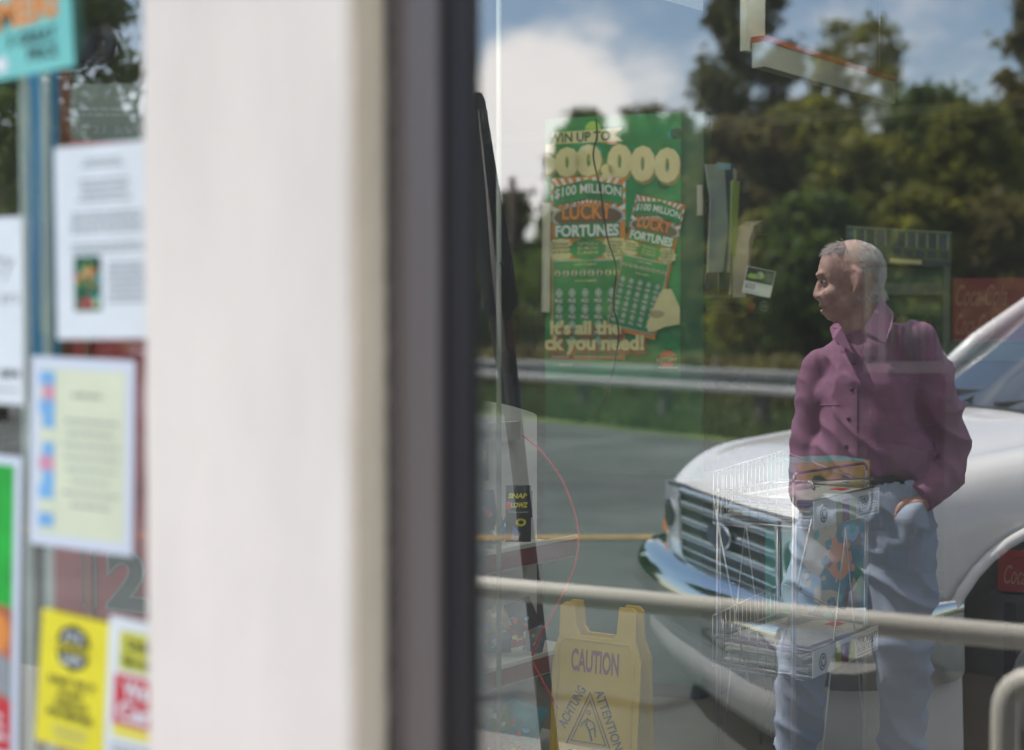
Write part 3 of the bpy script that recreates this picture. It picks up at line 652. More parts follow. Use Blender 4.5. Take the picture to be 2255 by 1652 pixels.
hairm = mat('hair_grey', (.60, .59, .58), .7, col2=(.85, .84, .83), scale=60, var=.2, stretch=(1, 1, .4))
shirtm = mat('shirt_purple', (.27, .125, .21), .7, var=.06, scale=25, bump=.15, bscale=300, spec=.25); jeanm = mat('jeans_denim', (.30, .37, .50), .85, col2=(.40, .46, .57), scale=5, var=.12, bump=.2, bscale=250, spec=.2)
X3 = V((1, 0, 0)); f = Fig(); p = f.p
# skin: head, neck, hands, and a slim body under the clothes
headR = Matrix.Rotation(R(6), 3, 'Y')
hc = p(1876, 598, .0)
f.el(hc, m(66), m(57), m(70)); f.el(p(1898, 596), m(46), m(56), m(62)); f.el(p(1842, 600), m(40), m(46), m(62))
f.el(p(1838, 655), m(34), m(38), m(48)); f.el(p(1862, 668), m(38), m(42), m(46)); f.el(p(1832, 692), m(17), m(22), m(15)); f.el(p(1880, 650), m(40), m(47), m(45))
f.chain([(p(1804, 626), m(8)), (p(1801, 640), m(9)), (p(1799, 650), m(10))]); f.el(p(1804, 653, -.008), m(9), m(13), m(8))
f.el(p(1810, 672), m(8), m(18), m(6)); f.el(p(1813, 686), m(8), m(16), m(5.5)); f.el(p(1808, 606, 0), m(11), m(34), m(9)); f.el(p(1826, 648, -.045), m(18), m(13), m(18))
f.chain([(p(1905, 660), m(44)), (p(1900, 715), m(48)), (p(1905, 770), m(56))]); f.chain([(p(1862, 700), m(28)), (p(1872, 740), m(36))])
f.chain([(p(1880, 592, -.078), m(5)), (p(1891, 598, -.087), m(6)), (p(1893, 616, -.089), m(7)), (p(1887, 632, -.084), m(5)), (p(1880, 643, -.078), m(5))]); f.el(p(1884, 616, -.078), m(9), m(6), m(21))
f.chain([(p(1872, 598, .085), m(6)), (p(1884, 610, .095), m(7)), (p(1876, 640, .088), m(6))])
RS, RE, RW, RH = p(2018, 745, -.06), p(2090, 1000, -.02), p(2058, 1078, -.12), p(2010, 1120, -.16)
LS, LE, LW, LH = p(1806, 805, .08), p(1772, 990, .08), p(1765, 1100, .02), p(1800, 1150, -.0)
f.chain([(p(1915, 790), m(60)), (p(1918, 880), m(92)), (p(1915, 1000), m(92)), (p(1905, 1090), m(84))]); f.cap(p(1985, 790, -.04), p(1840, 830, .05), m(38), m(36))
f.chain([(RS, m(32)), (RE, m(28)), (RW, m(22))]); f.chain([(LS, m(27)), (LE, m(26)), (LW, m(21))])
hand_r = [(RW, m(20)), (p(2030, 1104, -.15), m(21)), (RH, m(22))]; f.chain(hand_r); f.chain([(LW, m(19)), (LH, m(22))])
for k, (dx, dy, ln) in enumerate(((-16, 4, 46), (-6, 10, 52), (5, 12, 50), (15, 10, 40))):   # fingers reaching into each pocket
    for H_, sg in ((RH, 1), (LH, -1)):
        b0 = H_+RM*m(dx)*.6; f.chain([(b0, m(6.5)), (b0+V((-.01*sg, 0, -m(ln)*.55)), m(6)), (b0+V((-.015*sg, .012, -m(ln))), m(5))])
for H_, sg in ((RH, -1), (LH, 1)): f.chain([(H_+RM*m(sg*14)+V((0, 0, m(20))), m(7.5)), (H_+RM*m(sg*28)+V((0, .01, m(4))), m(7)), (H_+RM*m(sg*34)+V((0, .015, -m(12))), m(6))])
RHp, RK, RA_ = p(1955, 1130, -.04), p(1985, 1420, -.08), None; LHp, LK = p(1840, 1140, .05), p(1770, 1410, .02)
RA_ = p(1985, 1700, .0); RA_.z = .10; LA_ = p(1752, 1700, .08); LA_.z = .10
f.chain([(RHp, m(70)), (RK, m(46)), (RA_, m(30))]); f.chain([(LHp, m(66)), (LK, m(46)), (LA_, m(30))])
def facedisp(c, n_):
    d = V((0, 0, 0)); q = p(1812, 622, -.035); r_ = (c-q).length
    if r_ < .022: d -= n_*.006*(1-r_/.022)
    q = p(1812, 622, .03); r_ = (c-q).length
    if r_ < .022: d -= n_*.006*(1-r_/.022)
    if c.z > 1.5: d += n_*(.0014*noise.noise(c*40)+.0008*(abs(noise.noise(V((c.x*30, c.y*30, c.z*95))))-.2))
    q = p(1806, 679.5, 0)
    if abs(c.z-q.z) < .005 and (c-q).length < .035: d -= n_*.006
    return d
body = f.build('person', skin, .0058, 3, facedisp)
tag(body, 'elderly balding man in purple button-up shirt and light jeans, looking sideways with hand in pocket', 'person')
# hair: fringe round the sides and back, white tuft on the forehead
mb = MB(); rnd = random.Random(3)
def strand(c, d, ln, r_): mb.tube([c, c+d*ln*.5+V((0, 0, -.0015)), c+d*ln+V((0, 0, -.004))], [r_, r_*.8, r_*.2], hairm, 4)
me = body.data
cnt = 0
for v in me.vertices:
    c = v.co; rel = c-hc; lx = rel.dot(RM)*PPM; lz = rel.z*PPM
    if c.z < p(0, 668).z or rel.length > .125: continue
    n_ = v.normal; dens = 0
    if lx > -2 and -62 < lz < 62: dens = .5
    if lx > 30 and -66 < lz < 50: dens = .9
    if lx > 46: dens = 1
    if lz > 30: dens = max(dens, .8)
    if lx < -18 and lz > 30 and lz < 72: dens = max(dens, .4)
    if lx < -30 and lz > 30: dens = .9
    if abs(lx-12) < 22 and -50 < lz < -2: dens = 0
    if rnd.random() < dens:
        up = lz > 40 and lx < -20
        d = (V((0, 0, -.5))+RM*(.6 if not up else -.2)+n_*(.22 if not up else .6)+V((rnd.gauss(0, .18), rnd.gauss(0, .18), rnd.gauss(0, .18)))).normalized()
        strand(c+n_*.0002, d, .012 if not up else .018, .0011); cnt += 1
mb.build('hair', body)
mb = MB()
for dD in (-.037, .030):
    mb = MB(); mb.ball(p(1814, 622, dD), .0078, .0078, .0062, mat('eye_white', (.34, .30, .28), .4)); mb.ball(p(1809, 622, dD), .0042, .0042, .0042, mat('iris', (.03, .03, .035), .3)); mb.build('eye', body)
# shirt
f = Fig(); p = f.p
f.chain([(p(1908, 758, .0), m(62)), (p(1912, 800), m(86)), (p(1915, 860), m(104)), (p(1918, 930), m(112)), (p(1920, 1000), m(112)), (p(1915, 1050), m(104))])
f.cap(p(2000, 765, -.05), p(1828, 815, .07), m(50), m(46)); f.cap(p(1985, 830, -.03), p(1842, 870, .05), m(62), m(56)); f.cap(p(1965, 1010, -.04), p(1858, 1010, .03), m(88), m(82)); f.cap(p(1940, 735, -.03), p(1990, 755, -.05), m(30), m(42)); f.cap(p(1860, 765, .03), p(1830, 800, .06), m(30), m(38))
f.chain([(p(2020, 750, -.06), m(48)), (p(2052, 850, -.06), m(52)), (p(2085, 960, -.04), m(46)), (p(2092, 1030, -.04), m(40)), (p(2052, 1072, -.13), m(32)), (p(2043, 1083, -.145), m(31))])
f.chain([(p(1802, 810, .08), m(42)), (p(1786, 900, .08), m(40)), (p(1772, 1000, .07), m(36)), (p(1765, 1095, .0), m(29))])
cu = p(2043, 1085, -.14)
def fold(c, n_):
    a = noise.noise(V((c.x*7+c.z*5, c.y*6, c.z*3.2)))*.5+.5*noise.noise(V((c.x*13-c.z*9, c.y*12, c.z*7+4)))
    rd = 1-abs(noise.noise(V((c.x*10+c.z*9, c.y*10, c.z*6-5))))*2
    arm = 1+1.0*max(0, min(1, (lat(c)-1.21)*20))
    return n_*(.008*a+.0095*max(0, rd)**2*arm-.007)
sh = f.build('shirt', shirtm, .0075, 3, fold, body)
# open the neck and trim at the waist
b = bmesh.new(); b.from_mesh(sh.data); nk = p(1880, 740, 0)
kill = [v for v in b.verts if v.co.z > p(0, 733).z and (v.co-p(1905, 700, 0)).xy.length < m(56)]
bmesh.ops.delete(b, geom=kill, context='VERTS')
kill = [v for v in b.verts if v.co.z < p(0, 1066).z+((lat(v.co)-1.08)*.14) and (v.co-p(1912, 1060)).xy.length < m(150) and (v.co-cu).length > m(55) and (v.co-p(1765, 1095)).length > m(42)]
bmesh.ops.delete(b, geom=kill, context='VERTS'); b.to_mesh(sh.data); b.free()
mb = MB()
def flap(pts): # a collar leaf with thickness
    pts = [V(q) for q in pts]; mb.prism(pts, V((0, -.004, 0)), shirtm)
flap([p(1938, 655, -.06), p(1968, 690, -.10), p(1962, 722, -.14), p(1948, 756, -.165), p(1900, 728, -.155), p(1922, 690, -.12)])
flap([p(1841, 706, -.02), p(1852, 722, -.09), p(1878, 778, -.135), p(1833, 748, -.11), p(1826, 722, -.05)])
ring = []
for k in range(25):
    a = 2*math.pi*k/24; c = p(1902, 712, 0); ring.append((c+RM*m(50)*math.cos(a)+V((0, 1, 0))*m(52)*math.sin(a)+V((0, 0, m(20)*math.cos(a)-m(14)))))
mb.grid([ring, [q+V((0, 0, -m(34)))+(q-p(1902, 712)).normalized()*.012 for q in ring]], shirtm); cl = mb.build('collar', sh); md = cl.modifiers.new('b', 'BEVEL'); md.width = .0015; md.segments = 1; md.limit_method = 'ANGLE'
from mathutils.bvhtree import BVHTree
bv = BVHTree.FromPolygons([v.co for v in sh.data.vertices], [tuple(q.vertices) for q in sh.data.polygons])
def onshirt(px, py, off=.002):
    o_ = M_(CAM); d = (RU(px, py, 4)-o_).normalized(); h_ = bv.ray_cast(o_, d); return (h_[0]-d*off) if h_[0] else RU(px, py, MD-.15)
for px, py in ((1880, 800), (1874, 857), (1868, 922), (1862, 983)):
    c = onshirt(px, py, .001); mb = MB(); mb.ball(c, .0065, .004, .0065, mat('button', (.10, .045, .09), .3)); mb.build('button', sh)
mb = MB(); mb.tube([onshirt(1886, y_, .0005) if 1 else 0 for y_ in range(790, 1040, 20)], .0018, shirtm, 5); mb.tube([onshirt(x_, 900+4*math.sin(x_*.1), .0005) for x_ in range(1935, 2000, 8)], .0018, shirtm, 5); mb.tube([onshirt(x_, 892, .0005) for x_ in range(1806, 1850, 8)], .0018, shirtm, 5); mb.build('seam', sh)
mb = MB(); cc_ = p(2040, 1086, -.143); dd = (p(2010, 1112, -.16)-p(2058, 1074, -.125)).normalized(); mb.tube([cc_-dd*.05, cc_-dd*.02, cc_+dd*.028, cc_+dd*.030, cc_+dd*.0285], [m(33), m(34), m(33), m(31), m(25)], shirtm, 20, cap=False); mb.build('cuff', sh)
# jeans, belt, shoes
f = Fig(); p = f.p
f.chain([(p(1915, 1060), m(94)), (p(1912, 1120), m(98))]); f.cap(p(1965, 1100, -.05), p(1862, 1110, .04), m(86), m(80))
f.chain([(p(1962, 1140, -.04), m(92)), (p(1975, 1260, -.06), m(80)), (p(1988, 1420, -.08), m(62)), (p(1985, 1560, -.04), m(52)), (RA_+V((0, 0, .02)), m(44))])
f.chain([(p(1838, 1150, .05), m(84)), (p(1805, 1270, .04), m(74)), (p(1775, 1420, .02), m(60)), (p(1760, 1560, .06), m(52)), (LA_+V((0, 0, .02)), m(44))])
f.el(RH+V((0, .012, -.03)), m(30), m(28), m(34)); f.el(RH+V((0, .012, -.06)), m(29), m(27), m(36)); f.el(LH+V((0, 0, .0)), m(40), m(40), m(46)); f.el(LH+V((0, 0, -.05)), m(32), m(32), m(36))
def jf(c, n_):
    a = noise.noise(V((c.x*6, c.y*6, c.z*9+c.x*4))); rd = 1-abs(noise.noise(V((c.x*6, c.y*5, c.z*11+c.x*7))))*2.2
    return n_*(.008*a+.017*max(0, rd)**2-.004)
je = f.build('jeans', jeanm, .009, 3, jf, body)
b = bmesh.new(); b.from_mesh(je.data); zc = p(0, 1052).z
bmesh.ops.delete(b, geom=[v for v in b.verts if v.co.z > zc+((lat(v.co)-1.08)*.14)], context='VERTS'); b.to_mesh(je.data); b.free()
mb = MB(); ring = []
for k in range(40):
    a = 2*math.pi*k/40; c = p(1914, 1052); ax = math.cos(a); ay = math.sin(a)
    r_ = V((0, 0, 0))+RM*m(122)*ax+V((RT.y, -RT.x, 0))*0+F0.cross(V((0, 0, 0)))
    q = c+V((math.cos(YAW), -math.sin(YAW), 0))*m(126)*ax+V((math.sin(YAW), math.cos(YAW), 0))*m(104)*ay
    q.z = c.z+(lat(q)-1.08)*.14; ring.append(q)
mb.grid([[q+V((0, 0, h_)) for q in ring] for h_ in (-.019, .019)], mat('belt_leather', (.018, .014, .013), .5), close=True); bl = mb.build('belt', body); md = bl.modifiers.new('s', 'SOLIDIFY'); md.thickness = .004
for A__, nm in ((RA_, 0), (LA_, 1)):
    mb = MB(); q = V((A__.x, A__.y, 0)); mb.ball(q+V((-.05, .07, .05)), .05, .14, .05, mat('shoe_leather', (.05, .035, .03), .5), Matrix.Rotation(R(35), 3, 'Z')); mb.box(q+V((-.05, .07, .012)), (.085, .26, .02), dkpl, Matrix.Rotation(R(35), 3, 'Z'), bev=.008); mb.build('shoe', body)
# ================================================================== inside the shop
VD = 2373/3130                                            # two horizontal directions the racks follow
def dirs(k): a = (F0+RT*k).normalized(); return a, (F0-RT/k).normalized()
# ---- green lottery kiosk with its poster
KA, KB = U(1196, 717, 5.86), U(1547, 717, 5.66); KA.z = KB.z = 0
kd = (KB-KA).normalized(); ks = (F0+RT*.886).normalized(); KC = KB+ks*.62
ki = empty('lottery_kiosk', KB); tag(ki, 'tall green lottery kiosk behind the window carrying the big green poster', 'kiosk')
KT = 1.5+(717-262)/3130*5.66+.03
def pris(name, pts, z0, z1, m_, par): mb = MB(); mb.prism([V((q.x, q.y, z0)) for q in pts], (0, 0, z1-z0), m_); o = mb.build(name); wob(o, par); return o
back = V((0.2, 1, 0))*.5
pris('cabinet', [KA-kd*.0, KB, KC, KC+back*.5, KA+back], .06, .92, mat('kiosk_green_base', (.006, .085, .045), .4, var=.2, scale=3), ki)
pris('upper_board', [KA+kd*.01, KB-kd*.0, KB+back*.12, KA+back*.12], .921, KT, DGREEN, ki)
wing = mat('acrylic_smoke', (.030, .030, .022), .25, var=.2)
pris('side_panel', [KB+ks*.01, KC, KC+back*.1, KB+ks*.01+back*.1], .922, KT-.35, wing, ki)
pris('toe_kick', [KA+kd*.03+back*.05, KB-kd*.02+back*.05, KC-ks*.04+back*.05, KC+back*.4, KA+back*.9], 0, .06, BLACK, ki)
pris('writing_shelf', [KA-V((0, .05, 0)), KB-V((-.02, .07, 0)), KC+V((.04, -.02, 0)), KC+back*.3, KA+back*.5], .875, .915, DGREEN, ki)
def kp(px, py, off=.006):               # a point on the kiosk front
    d = (U(px, py, 1)-CAM); n = V((kd.y, -kd.x, 0)); t = (KA-CAM+n*off).dot(n)/d.dot(n); return CAM+d*t
def kq(px, py, off=.006):               # a point on the kiosk side panel
    d = (U(px, py, 1)-CAM); n = V((ks.y, -ks.x, 0)); t = (KB-CAM+n*off).dot(n)/d.dot(n); return CAM+d*t
def cz(s_, m_, u0, v0, u1, v1, l=3):    # scalloped prize token
    s_.disc((u0+u1)/2, (v0+v1)/2, (u1-u0)/2, m_, l, 12, (v1-v0)*s_.h/((u1-u0)*s_.w), -.12)
bl, br, tl = kp(1200, 832), kp(1497, 834), kp(1214, 262); tl = V((bl.x, bl.y, tl.z)); 
s = dsheet(bl, br, tl, GREEN, step=.0009)
rnd = random.Random(2)
for i in range(26): s.disc(rnd.random()*.95+.02, rnd.random()*.97, rnd.uniform(.02, .06), [TEAL, DGREEN, LIME, DGREEN][i % 4], 1, 14)
W = lambda x: (x-1200)/297
H = lambda y: (833-y)/571
s.shape([(W(1214), H(318)), (W(1346), H(318)), (W(1346), H(290)), (W(1214), H(293))], CREAM, 2); s.shape([(W(1346), H(318)), (W(1372), H(318)), (W(1356), H(304)), (W(1370), H(290)), (W(1346), H(290))], CREAM, 2)
s.text('WIN UP TO', W(1208), H(316), W(1344), H(294), DGREEN, 3, .03)
s.shape([(W(1322), H(320)), (W(1366), H(326)), (W(1352), H(318))], ORANGE, 1)
for t, x0_, x1_, y0_, y1_ in (('5', 1168, 1226, 386, 318), ('0', 1222, 1276, 392, 326), ('0', 1268, 1326, 392, 322), (',', 1324, 1352, 405, 366), ('0', 1338, 1392, 400, 324), ('0', 1388, 1442, 408, 330), ('0', 1440, 1496, 412, 336)):
    s.text(t, W(x0_)+.012, H(y0_+7), W(x1_)+.012, H(y1_+5), mat('print_shadow', (.32, .26, .09), .6), 2, .07); s.text(t, W(x0_), H(y0_), W(x1_), H(y1_), CREAM, 4, .075)
def ticket(x0_, y0_, x1_, y1_, sl, l0, rot=0):            # a printed scratch ticket, sl = downward slant of its lines
    def tx(u, v): return (W(x0_+(x1_-x0_)*u+(0 if not rot else -rot*(y1_-y0_)*(1-v)*.0)), H(y1_-(y1_-y0_)*v+sl*(x1_-x0_)*u))
    def q(u0, v0, u1, v1, m_, l): s.shape([tx(u0, v0), tx(u1, v0), tx(u1, v1), tx(u0, v1)], m_, l)
    q(0, 0, 1, 1, ORANGE, l0)
    for k in range(9):
        a = k/9; s.shape([tx(.5, .72), tx(min(1, a+.0), .995), tx(min(1, a+.055), .995)], WHITE, l0+1)
    for k in range(4):
        for sx in (0, 1): s.shape([tx(.5, .72), tx(sx, .76+.06*k), tx(sx, .79+.06*k)], WHITE, l0+1)
    q(0.02, .01, .95, .55, SILV, l0+2); q(.03, .02, .93, .54, GREEN, l0+3)
    c = tx(.5, .78); s.disc(c[0], c[1], (x1_-x0_)/297*.5, SILV, l0+3, 22, .36); s.disc(c[0], c[1], (x1_-x0_)/297*.46, mat('print_brown', (.16, .10, .07), .5), l0+4, 22, .32)
    def band(v0, v1, u0=.03, u1=.97, m_=GREEN, l=5, bow=.02): s.shape([tx(u0, v0-bow), tx(.5, v0+bow), tx(u1, v0-bow), tx(u1, v1-bow), tx(.5, v1+bow), tx(u0, v1-bow)], m_, l0+l)
    band(.86, .965); band(.665, .745, .05, .93, GREEN, 5, .0)
    def tt(t, v0, v1, u0, u1, m_, l, arch=0, bold=.03): a = tx(u0, v0); b_1 = tx(u1, v1); s.text(t, a[0], min(a[1], b_1[1]) if 0 else a[1]-(sl*(x1_-x0_)*(u1-u0)/571)/2, b_1[0], b_1[1]+(sl*(x1_-x0_)*(u1-u0)/571)/2, m_, l0+l, bold, rot=-math.atan(sl), arch=arch)
    tt('$100 MILLION', .875, .935, .05, .95, WHITE, 6, .018, .02); tt('LUCKY', .762, .858, .14, .84, BLACK, 6, 0, .06); tt('LUCKY', .765, .855, .15, .83, ORANGE, 7, 0, .035); tt('FORTUNES', .672, .738, .06, .92, WHITE, 6, 0, .04)
    for u in (.13, .86): c = tx(u, .605); s.disc(c[0], c[1], (x1_-x0_)/297*.17, CREAM, l0+4, 20, .8, .18)
    c = tx(.5, .605); s.disc(c[0], c[1], (x1_-x0_)/297*.24, GREEN, l0+5, 24, .55, .10)
    for t, v in (('TOP PRIZES of', .625), ('$2.5 MILLION', .600), ('CASH!', .577)): tt(t, v, v+.018, .36, .64, CREAM, 6, 0, .01)
    for t, v in (('Over', .628), ('40,000 PRIZES', .605), ('of $100!', .582)): tt(t, v, v+.016, .02, .25, BLACK, 6, 0, .01)
    for t, v in (('Over', .634), ('10.9 MILLION', .615), ('PRIZES from', .597), ('$500 to', .579), ('$25,000!', .560)): tt(t, v, v+.014, .76, .98, BLACK, 6, 0, .01)
    tt('LUCKY NUMBERS', .515, .528, .32, .62, CREAM, 5, 0, .01); tt('YOUR NUMBERS', .425, .438, .32, .62, CREAM, 5, 0, .01)
    for k in range(8):
        u = .06+.114*k; c = tx(u+.03, .475); s.disc(c[0], c[1], (x1_-x0_)/297*.045, SILV, l0+4, 12); s.disc(c[0], c[1], (x1_-x0_)/297*.034, CREAM, l0+5, 12); a = tx(u+.013, .458); b_1 = tx(u+.047, .492); s.text('$', a[0], a[1], b_1[0], b_1[1], BLACK, l0+6, .05)
    for r_ in range(4):
        for k in range(5):
            u = .05+.178*k; v = .345-.088*r_; c = tx(u+.06, v+.02); s.disc(c[0], c[1], (x1_-x0_)/297*.052, SILV, l0+4, 8, 1.25, -.12); s.disc(c[0], c[1], (x1_-x0_)/297*.030, TEAL, l0+5, 8, 1.1); s.disc(c[0], c[1], (x1_-x0_)/297*.018, CREAM, l0+6, 8, 1.1)
            tt('PRIZE', v-.034, v-.012, u+.005, u+.115, BLACK, 5, 0, .09); tt('PRIZE', v-.033, v-.013, u+.01, u+.11, WHITE, 6, 0, .02)
ticket(1214, 392, 1378, 792, 0, 3)
# the second ticket is held at a slant: same print, laid on its own turned sheet
def sub(base, cx, cy, wd, hh, ang, lift): 
    c = kp(cx, cy, .006+lift); e1 = (kd*math.cos(ang)+V((0, 0, 1))*math.sin(ang)).normalized(); e2 = (-kd*math.sin(ang)+V((0, 0, 1))*math.cos(ang)).normalized(); return c-e1*wd/2-e2*hh/2, e1, e2
mainS = s
PX = 5.75/3130
o_, e1, e2 = sub(None, 1421, 588, 112*PX, 300*PX, R(-13), .010)
s = Sheet(o_, e1, e2, 112*PX, 300*PX, ORANGE, n=CAM-o_, step=.0008)
W = lambda x: x; H = lambda y: y
def ticket2():
    global W, H
    W = lambda x: x/297; H = lambda y: 1-y/571
ticket2(); ticket(0, 0, 297, 560, 0, 0)
s2 = s
for o__ in (mainS.build('lottery_poster'),): po = o__
tag(po, 'large green lottery poster with cream lettering on the front of the kiosk', 'poster')
o2 = s2.build('scratch_ticket_print', po)
# rest of the main poster print on a sheet just in front
bl2 = kp(1200, 832, .02); br2 = kp(1497, 834, .02); tl2 = V((bl2.x, bl2.y, kp(1200, 262, .02).z))
s = Sheet(bl2, br2-bl2, tl2-bl2, (br2-bl2).length, (tl2-bl2).length, GREEN, n=CAM-bl2, step=.0008)
for f_ in list(s.bm.faces): s.bm.faces.remove(f_)
for v_ in list(s.bm.verts): s.bm.verts.remove(v_)
W = lambda x: (x-1200)/297; H = lambda y: (833-y)/571
SH = mat('print_rust', (.30, .09, .05), .6)
for dx_, dy_, m_, l, bo in ((5, 8, SH, 2, .06), (0, 0, CREAM, 6, .045)):
    s.text("It's all the", W(1212+dx_), H(738+dy_), W(1370+dx_), H(706+dy_), m_, l, bo); s.text('ck you need!', W(1199+dx_), H(782+dy_), W(1420+dx_), H(738+dy_), m_, l, bo)
s.shape([(W(1428), H(733)), (W(1425), H(715)), (W(1452), H(650)), (W(1460), H(640)), (W(1478), H(640)), (W(1496), H(680)), (W(1496), H(716)), (W(1462), H(722)), (W(1445), H(730))], CREAM, 3)
s.disc(W(1447), H(694), .055, mat('print_tan', (.42, .33, .2), .6), 4, 16, .5)
s.disc(W(1470), H(790), .062, mat('print_peach', (.62, .14, .07), .5), 3, 20); s.shape([(W(1468), H(772)), (W(1462), H(766)), (W(1474), H(769)), (W(1484), H(764)), (W(1476), H(773))], DGREEN, 4)
s.shape([(W(1447), H(798)), (W(1492), H(798)), (W(1492), H(785)), (W(1447), H(785))], mat('print_darkgreen', (.01, .08, .03), .5), 4); s.text('LOTTERY', W(1448), H(797), W(1491), H(787), CREAM, 5, .02)
s.lines(W(1446), H(812), W(1495), H(806), 1, CREAM, 3); s.lines(W(1230), H(806), W(1262), H(802), 1, CREAM, 3)
s.build('poster_lettering', po)
# rolled strip at the poster's left, black card, brochures
mb = MB(); a = kp(1201, 688, .03); b = kp(1203, 448, .03); k_ = 12
mb.grid([[q+kd*(.019*math.cos(math.pi*i/k_))*-1+V((kd.y, -kd.x, 0))*.015*math.sin(math.pi*i/k_) for i in range(k_+1)] for q in (a, a.lerp(b, .5), b)], mat('paper_cream', (.55, .52, .45), .6)); o = mb.build('paper_roll'); tag(o, 'pale narrow rolled paper at the left edge of the lottery poster', 'paper roll')
mb = MB(); a = kp(1541, 475, .01); b = kp(1541, 408, .01); mb.box((a+b)/2, (.022, .012, (b-a).length), mat('plate_pale', (.36, .38, .33), .6)); tag(mb.build('wall_plate'), 'small pale vertical strip on the green edge beside the brochures', 'plate')
s = dsheet(kq(1552, 692), kq(1700, 692), kq(1552, 648), mat('card_black', (.030, .036, .036), .4))
s.e2 = V((0, 0, 1)); s.text('January 26 - March 28, 2016', .02, .52, .52, .72, GREY, 1, 0); s.text('for your chance to win a 2016 Kia Soul', .02, .78, .72, .96, GREY, 1, 0); s.lines(.02, .04, .5, .42, 3, GREY, 1, .25)
s.disc(.67, .42, .05, mat('print_peach', (.62, .14, .07), .5), 2, 16); s.text('LOTTERY', .60, .32, .74, .55, CREAM, 3, .02)
s.disc(.865, .42, .072, WHITE, 1, 24, .55); s.disc(.865, .42, .066, BLACK, 2, 24, .52); s.text('KIA', .825, .32, .905, .53, WHITE, 3, .01)
tag(s.build('car_prize_board'), 'low black board with small print and white oval car logo beneath the brochures', 'sign')
hd = mat('acrylic_holder', (.10, .12, .12), .15); ho = kq(1553, 640, .03)
def bro(name, pts, m_, label, cat, th=.012, layers=()):
    mb = MB(); nn = V((ks.y, -ks.x, 0)); off = random.Random(label).uniform(.012, .05)
    mb.prism([kq(x, y, off) for x, y in pts], nn*th, m_)
    for pp, mm in layers: mb.poly([kq(x, y, off+th+.002) for x, y in pp], mm)
    tag(mb.build(name), label, cat, 'brochures beside the kiosk'); 
bro('brochure', [(1555, 600), (1588, 600), (1600, 500), (1592, 362), (1550, 362), (1562, 440)], mat('brochure_pale', (.30, .38, .40), .5), 'pale blue-grey folded brochure standing leftmost in the holder', 'brochure', .006, [([(1560, 440+k*9), (1574, 440+k*9), (1574, 443+k*9), (1560, 443+k*9)], GREY) for k in range(15)])
bro('brochure', [(1583, 600), (1592, 600), (1606, 440), (1609, 360), (1578, 358), (1594, 470)], mat('brochure_navy', (.02, .05, .13), .4), 'dark navy brochure with bright blue top edge', 'brochure', .02, [([(1580, 374), (1608, 374), (1609, 361), (1578, 358)], LBLUE)])
bro('brochure', [(1594, 600), (1599, 600), (1615, 376), (1609, 372)], mat('brochure_grey', (.35, .36, .33), .5), 'thin grey edge-on brochure right of the navy one', 'brochure', .016)
bro('brochure', [(1604, 560), (1614, 560), (1623, 400), (1608, 398), (1606, 470)], mat('brochure_lime', (.28, .40, .09), .5), 'lime green upright brochure next to the curled newspaper', 'brochure', .012)
bro('brochure', [(1555, 638), (1600, 638), (1606, 575), (1560, 578)], mat('brochure_dark', (.03, .06, .08), .5), 'dark blue flat brochure low in the holder', 'brochure', .01)
mb = MB(); n_ = V((ks.y, -ks.x, 0))
rr = []
for x, y in ((1603, 655), (1608, 590), (1612, 530), (1622, 500), (1642, 488), (1664, 490)): c = kq(x, y, .03); rr.append([c, c+n_*.04, c+n_*.08])
mb.grid(rr, mat('newsprint', (.42, .36, .30), .8))
for k in range(1, 5):
    rr = []
    for x, y in ((1603+k, 655), (1609+k*2, 590+k), (1614+k*2, 530+k*4), (1626+k, 505+k*4), (1644, 492+k*6), (1663-k, 494+k*6)): c = kq(x, y, .03); rr.append([c, c+n_*.07])
    mb.grid(rr, mat('newsprint', (.42, .36, .30), .8))
tag(mb.build('newspaper'), 'curled pinkish newspaper drooping over the edge of the brochure holder', 'newspaper')
mb = MB(); mb.tube([kq(1553, 655, .09), kq(1582, 655, .09), kq(1611, 650, .09)], .004, hd); 
for x in (1553, 1581, 1611): mb.tube([kq(x, 655, .09), kq(x, 500 if x > 1600 else 600, .09)], .003, hd, 5)
mb.prism([kq(1553, 655, .008), kq(1611, 655, .008), kq(1611, 655, .09), kq(1553, 655, .09)], (0, 0, .006), hd); tag(mb.build('brochure_holder'), 'clear brochure holder fixed on the side of the green kiosk', 'brochure holder')
c = kq(1670, 621, .16); e1 = (ks*.9+RT*.5).normalized(); e1 = (RT*.98+V((0, 0, -.21))).normalized(); e2 = (V((0, 0, .98))+RT*.21).normalized(); wd, hh = 63*PX, 58*PX
s = Sheet(c-e1*wd/2-e2*hh/2, e1, e2, wd, hh, WHITE, n=CAM-c); s.shape([(.02, .46), (.98, .46), (.98, .98), (.02, .98)], mat('card_dark', (.03, .045, .035), .4), 1)
s.shape([(.06, .62), (.14, .74), (.4, .78), (.5, .72), (.48, .6), (.2, .56)], LIME, 2); s.disc(.5, .74, .13, SILV, 2, 12); s.disc(.57, .72, .08, LIME, 3, 12); s.lines(.66, .55, .96, .9, 5, GREY, 2, .35)
s.text('$25', .06, .16, .42, .38, GREY, 1, .03); s.lines(.5, .3, .95, .42, 2, GREY, 1, .2); s.lines(.04, .04, .6, .12, 1, GREY, 1, .3)
tag(s.build('promo_card'), 'small white and black card reading $25 hanging tilted right of the brochures', 'card')
mb = MB(); mb.tube(curve([U(1312, 262, 5.2), U(1314, 300, 5.2), U(1306, 345, 5.2), U(1322, 420, 5.2), U(1336, 520, 5.2), U(1356, 590, 5.2), U(1350, 670, 5.2), U(1362, 740, 5.2), U(1342, 845, 5.2), U(1318, 905, 5.2), U(1285, 925, 5.2)], 6), .0035, BLACK, 6)
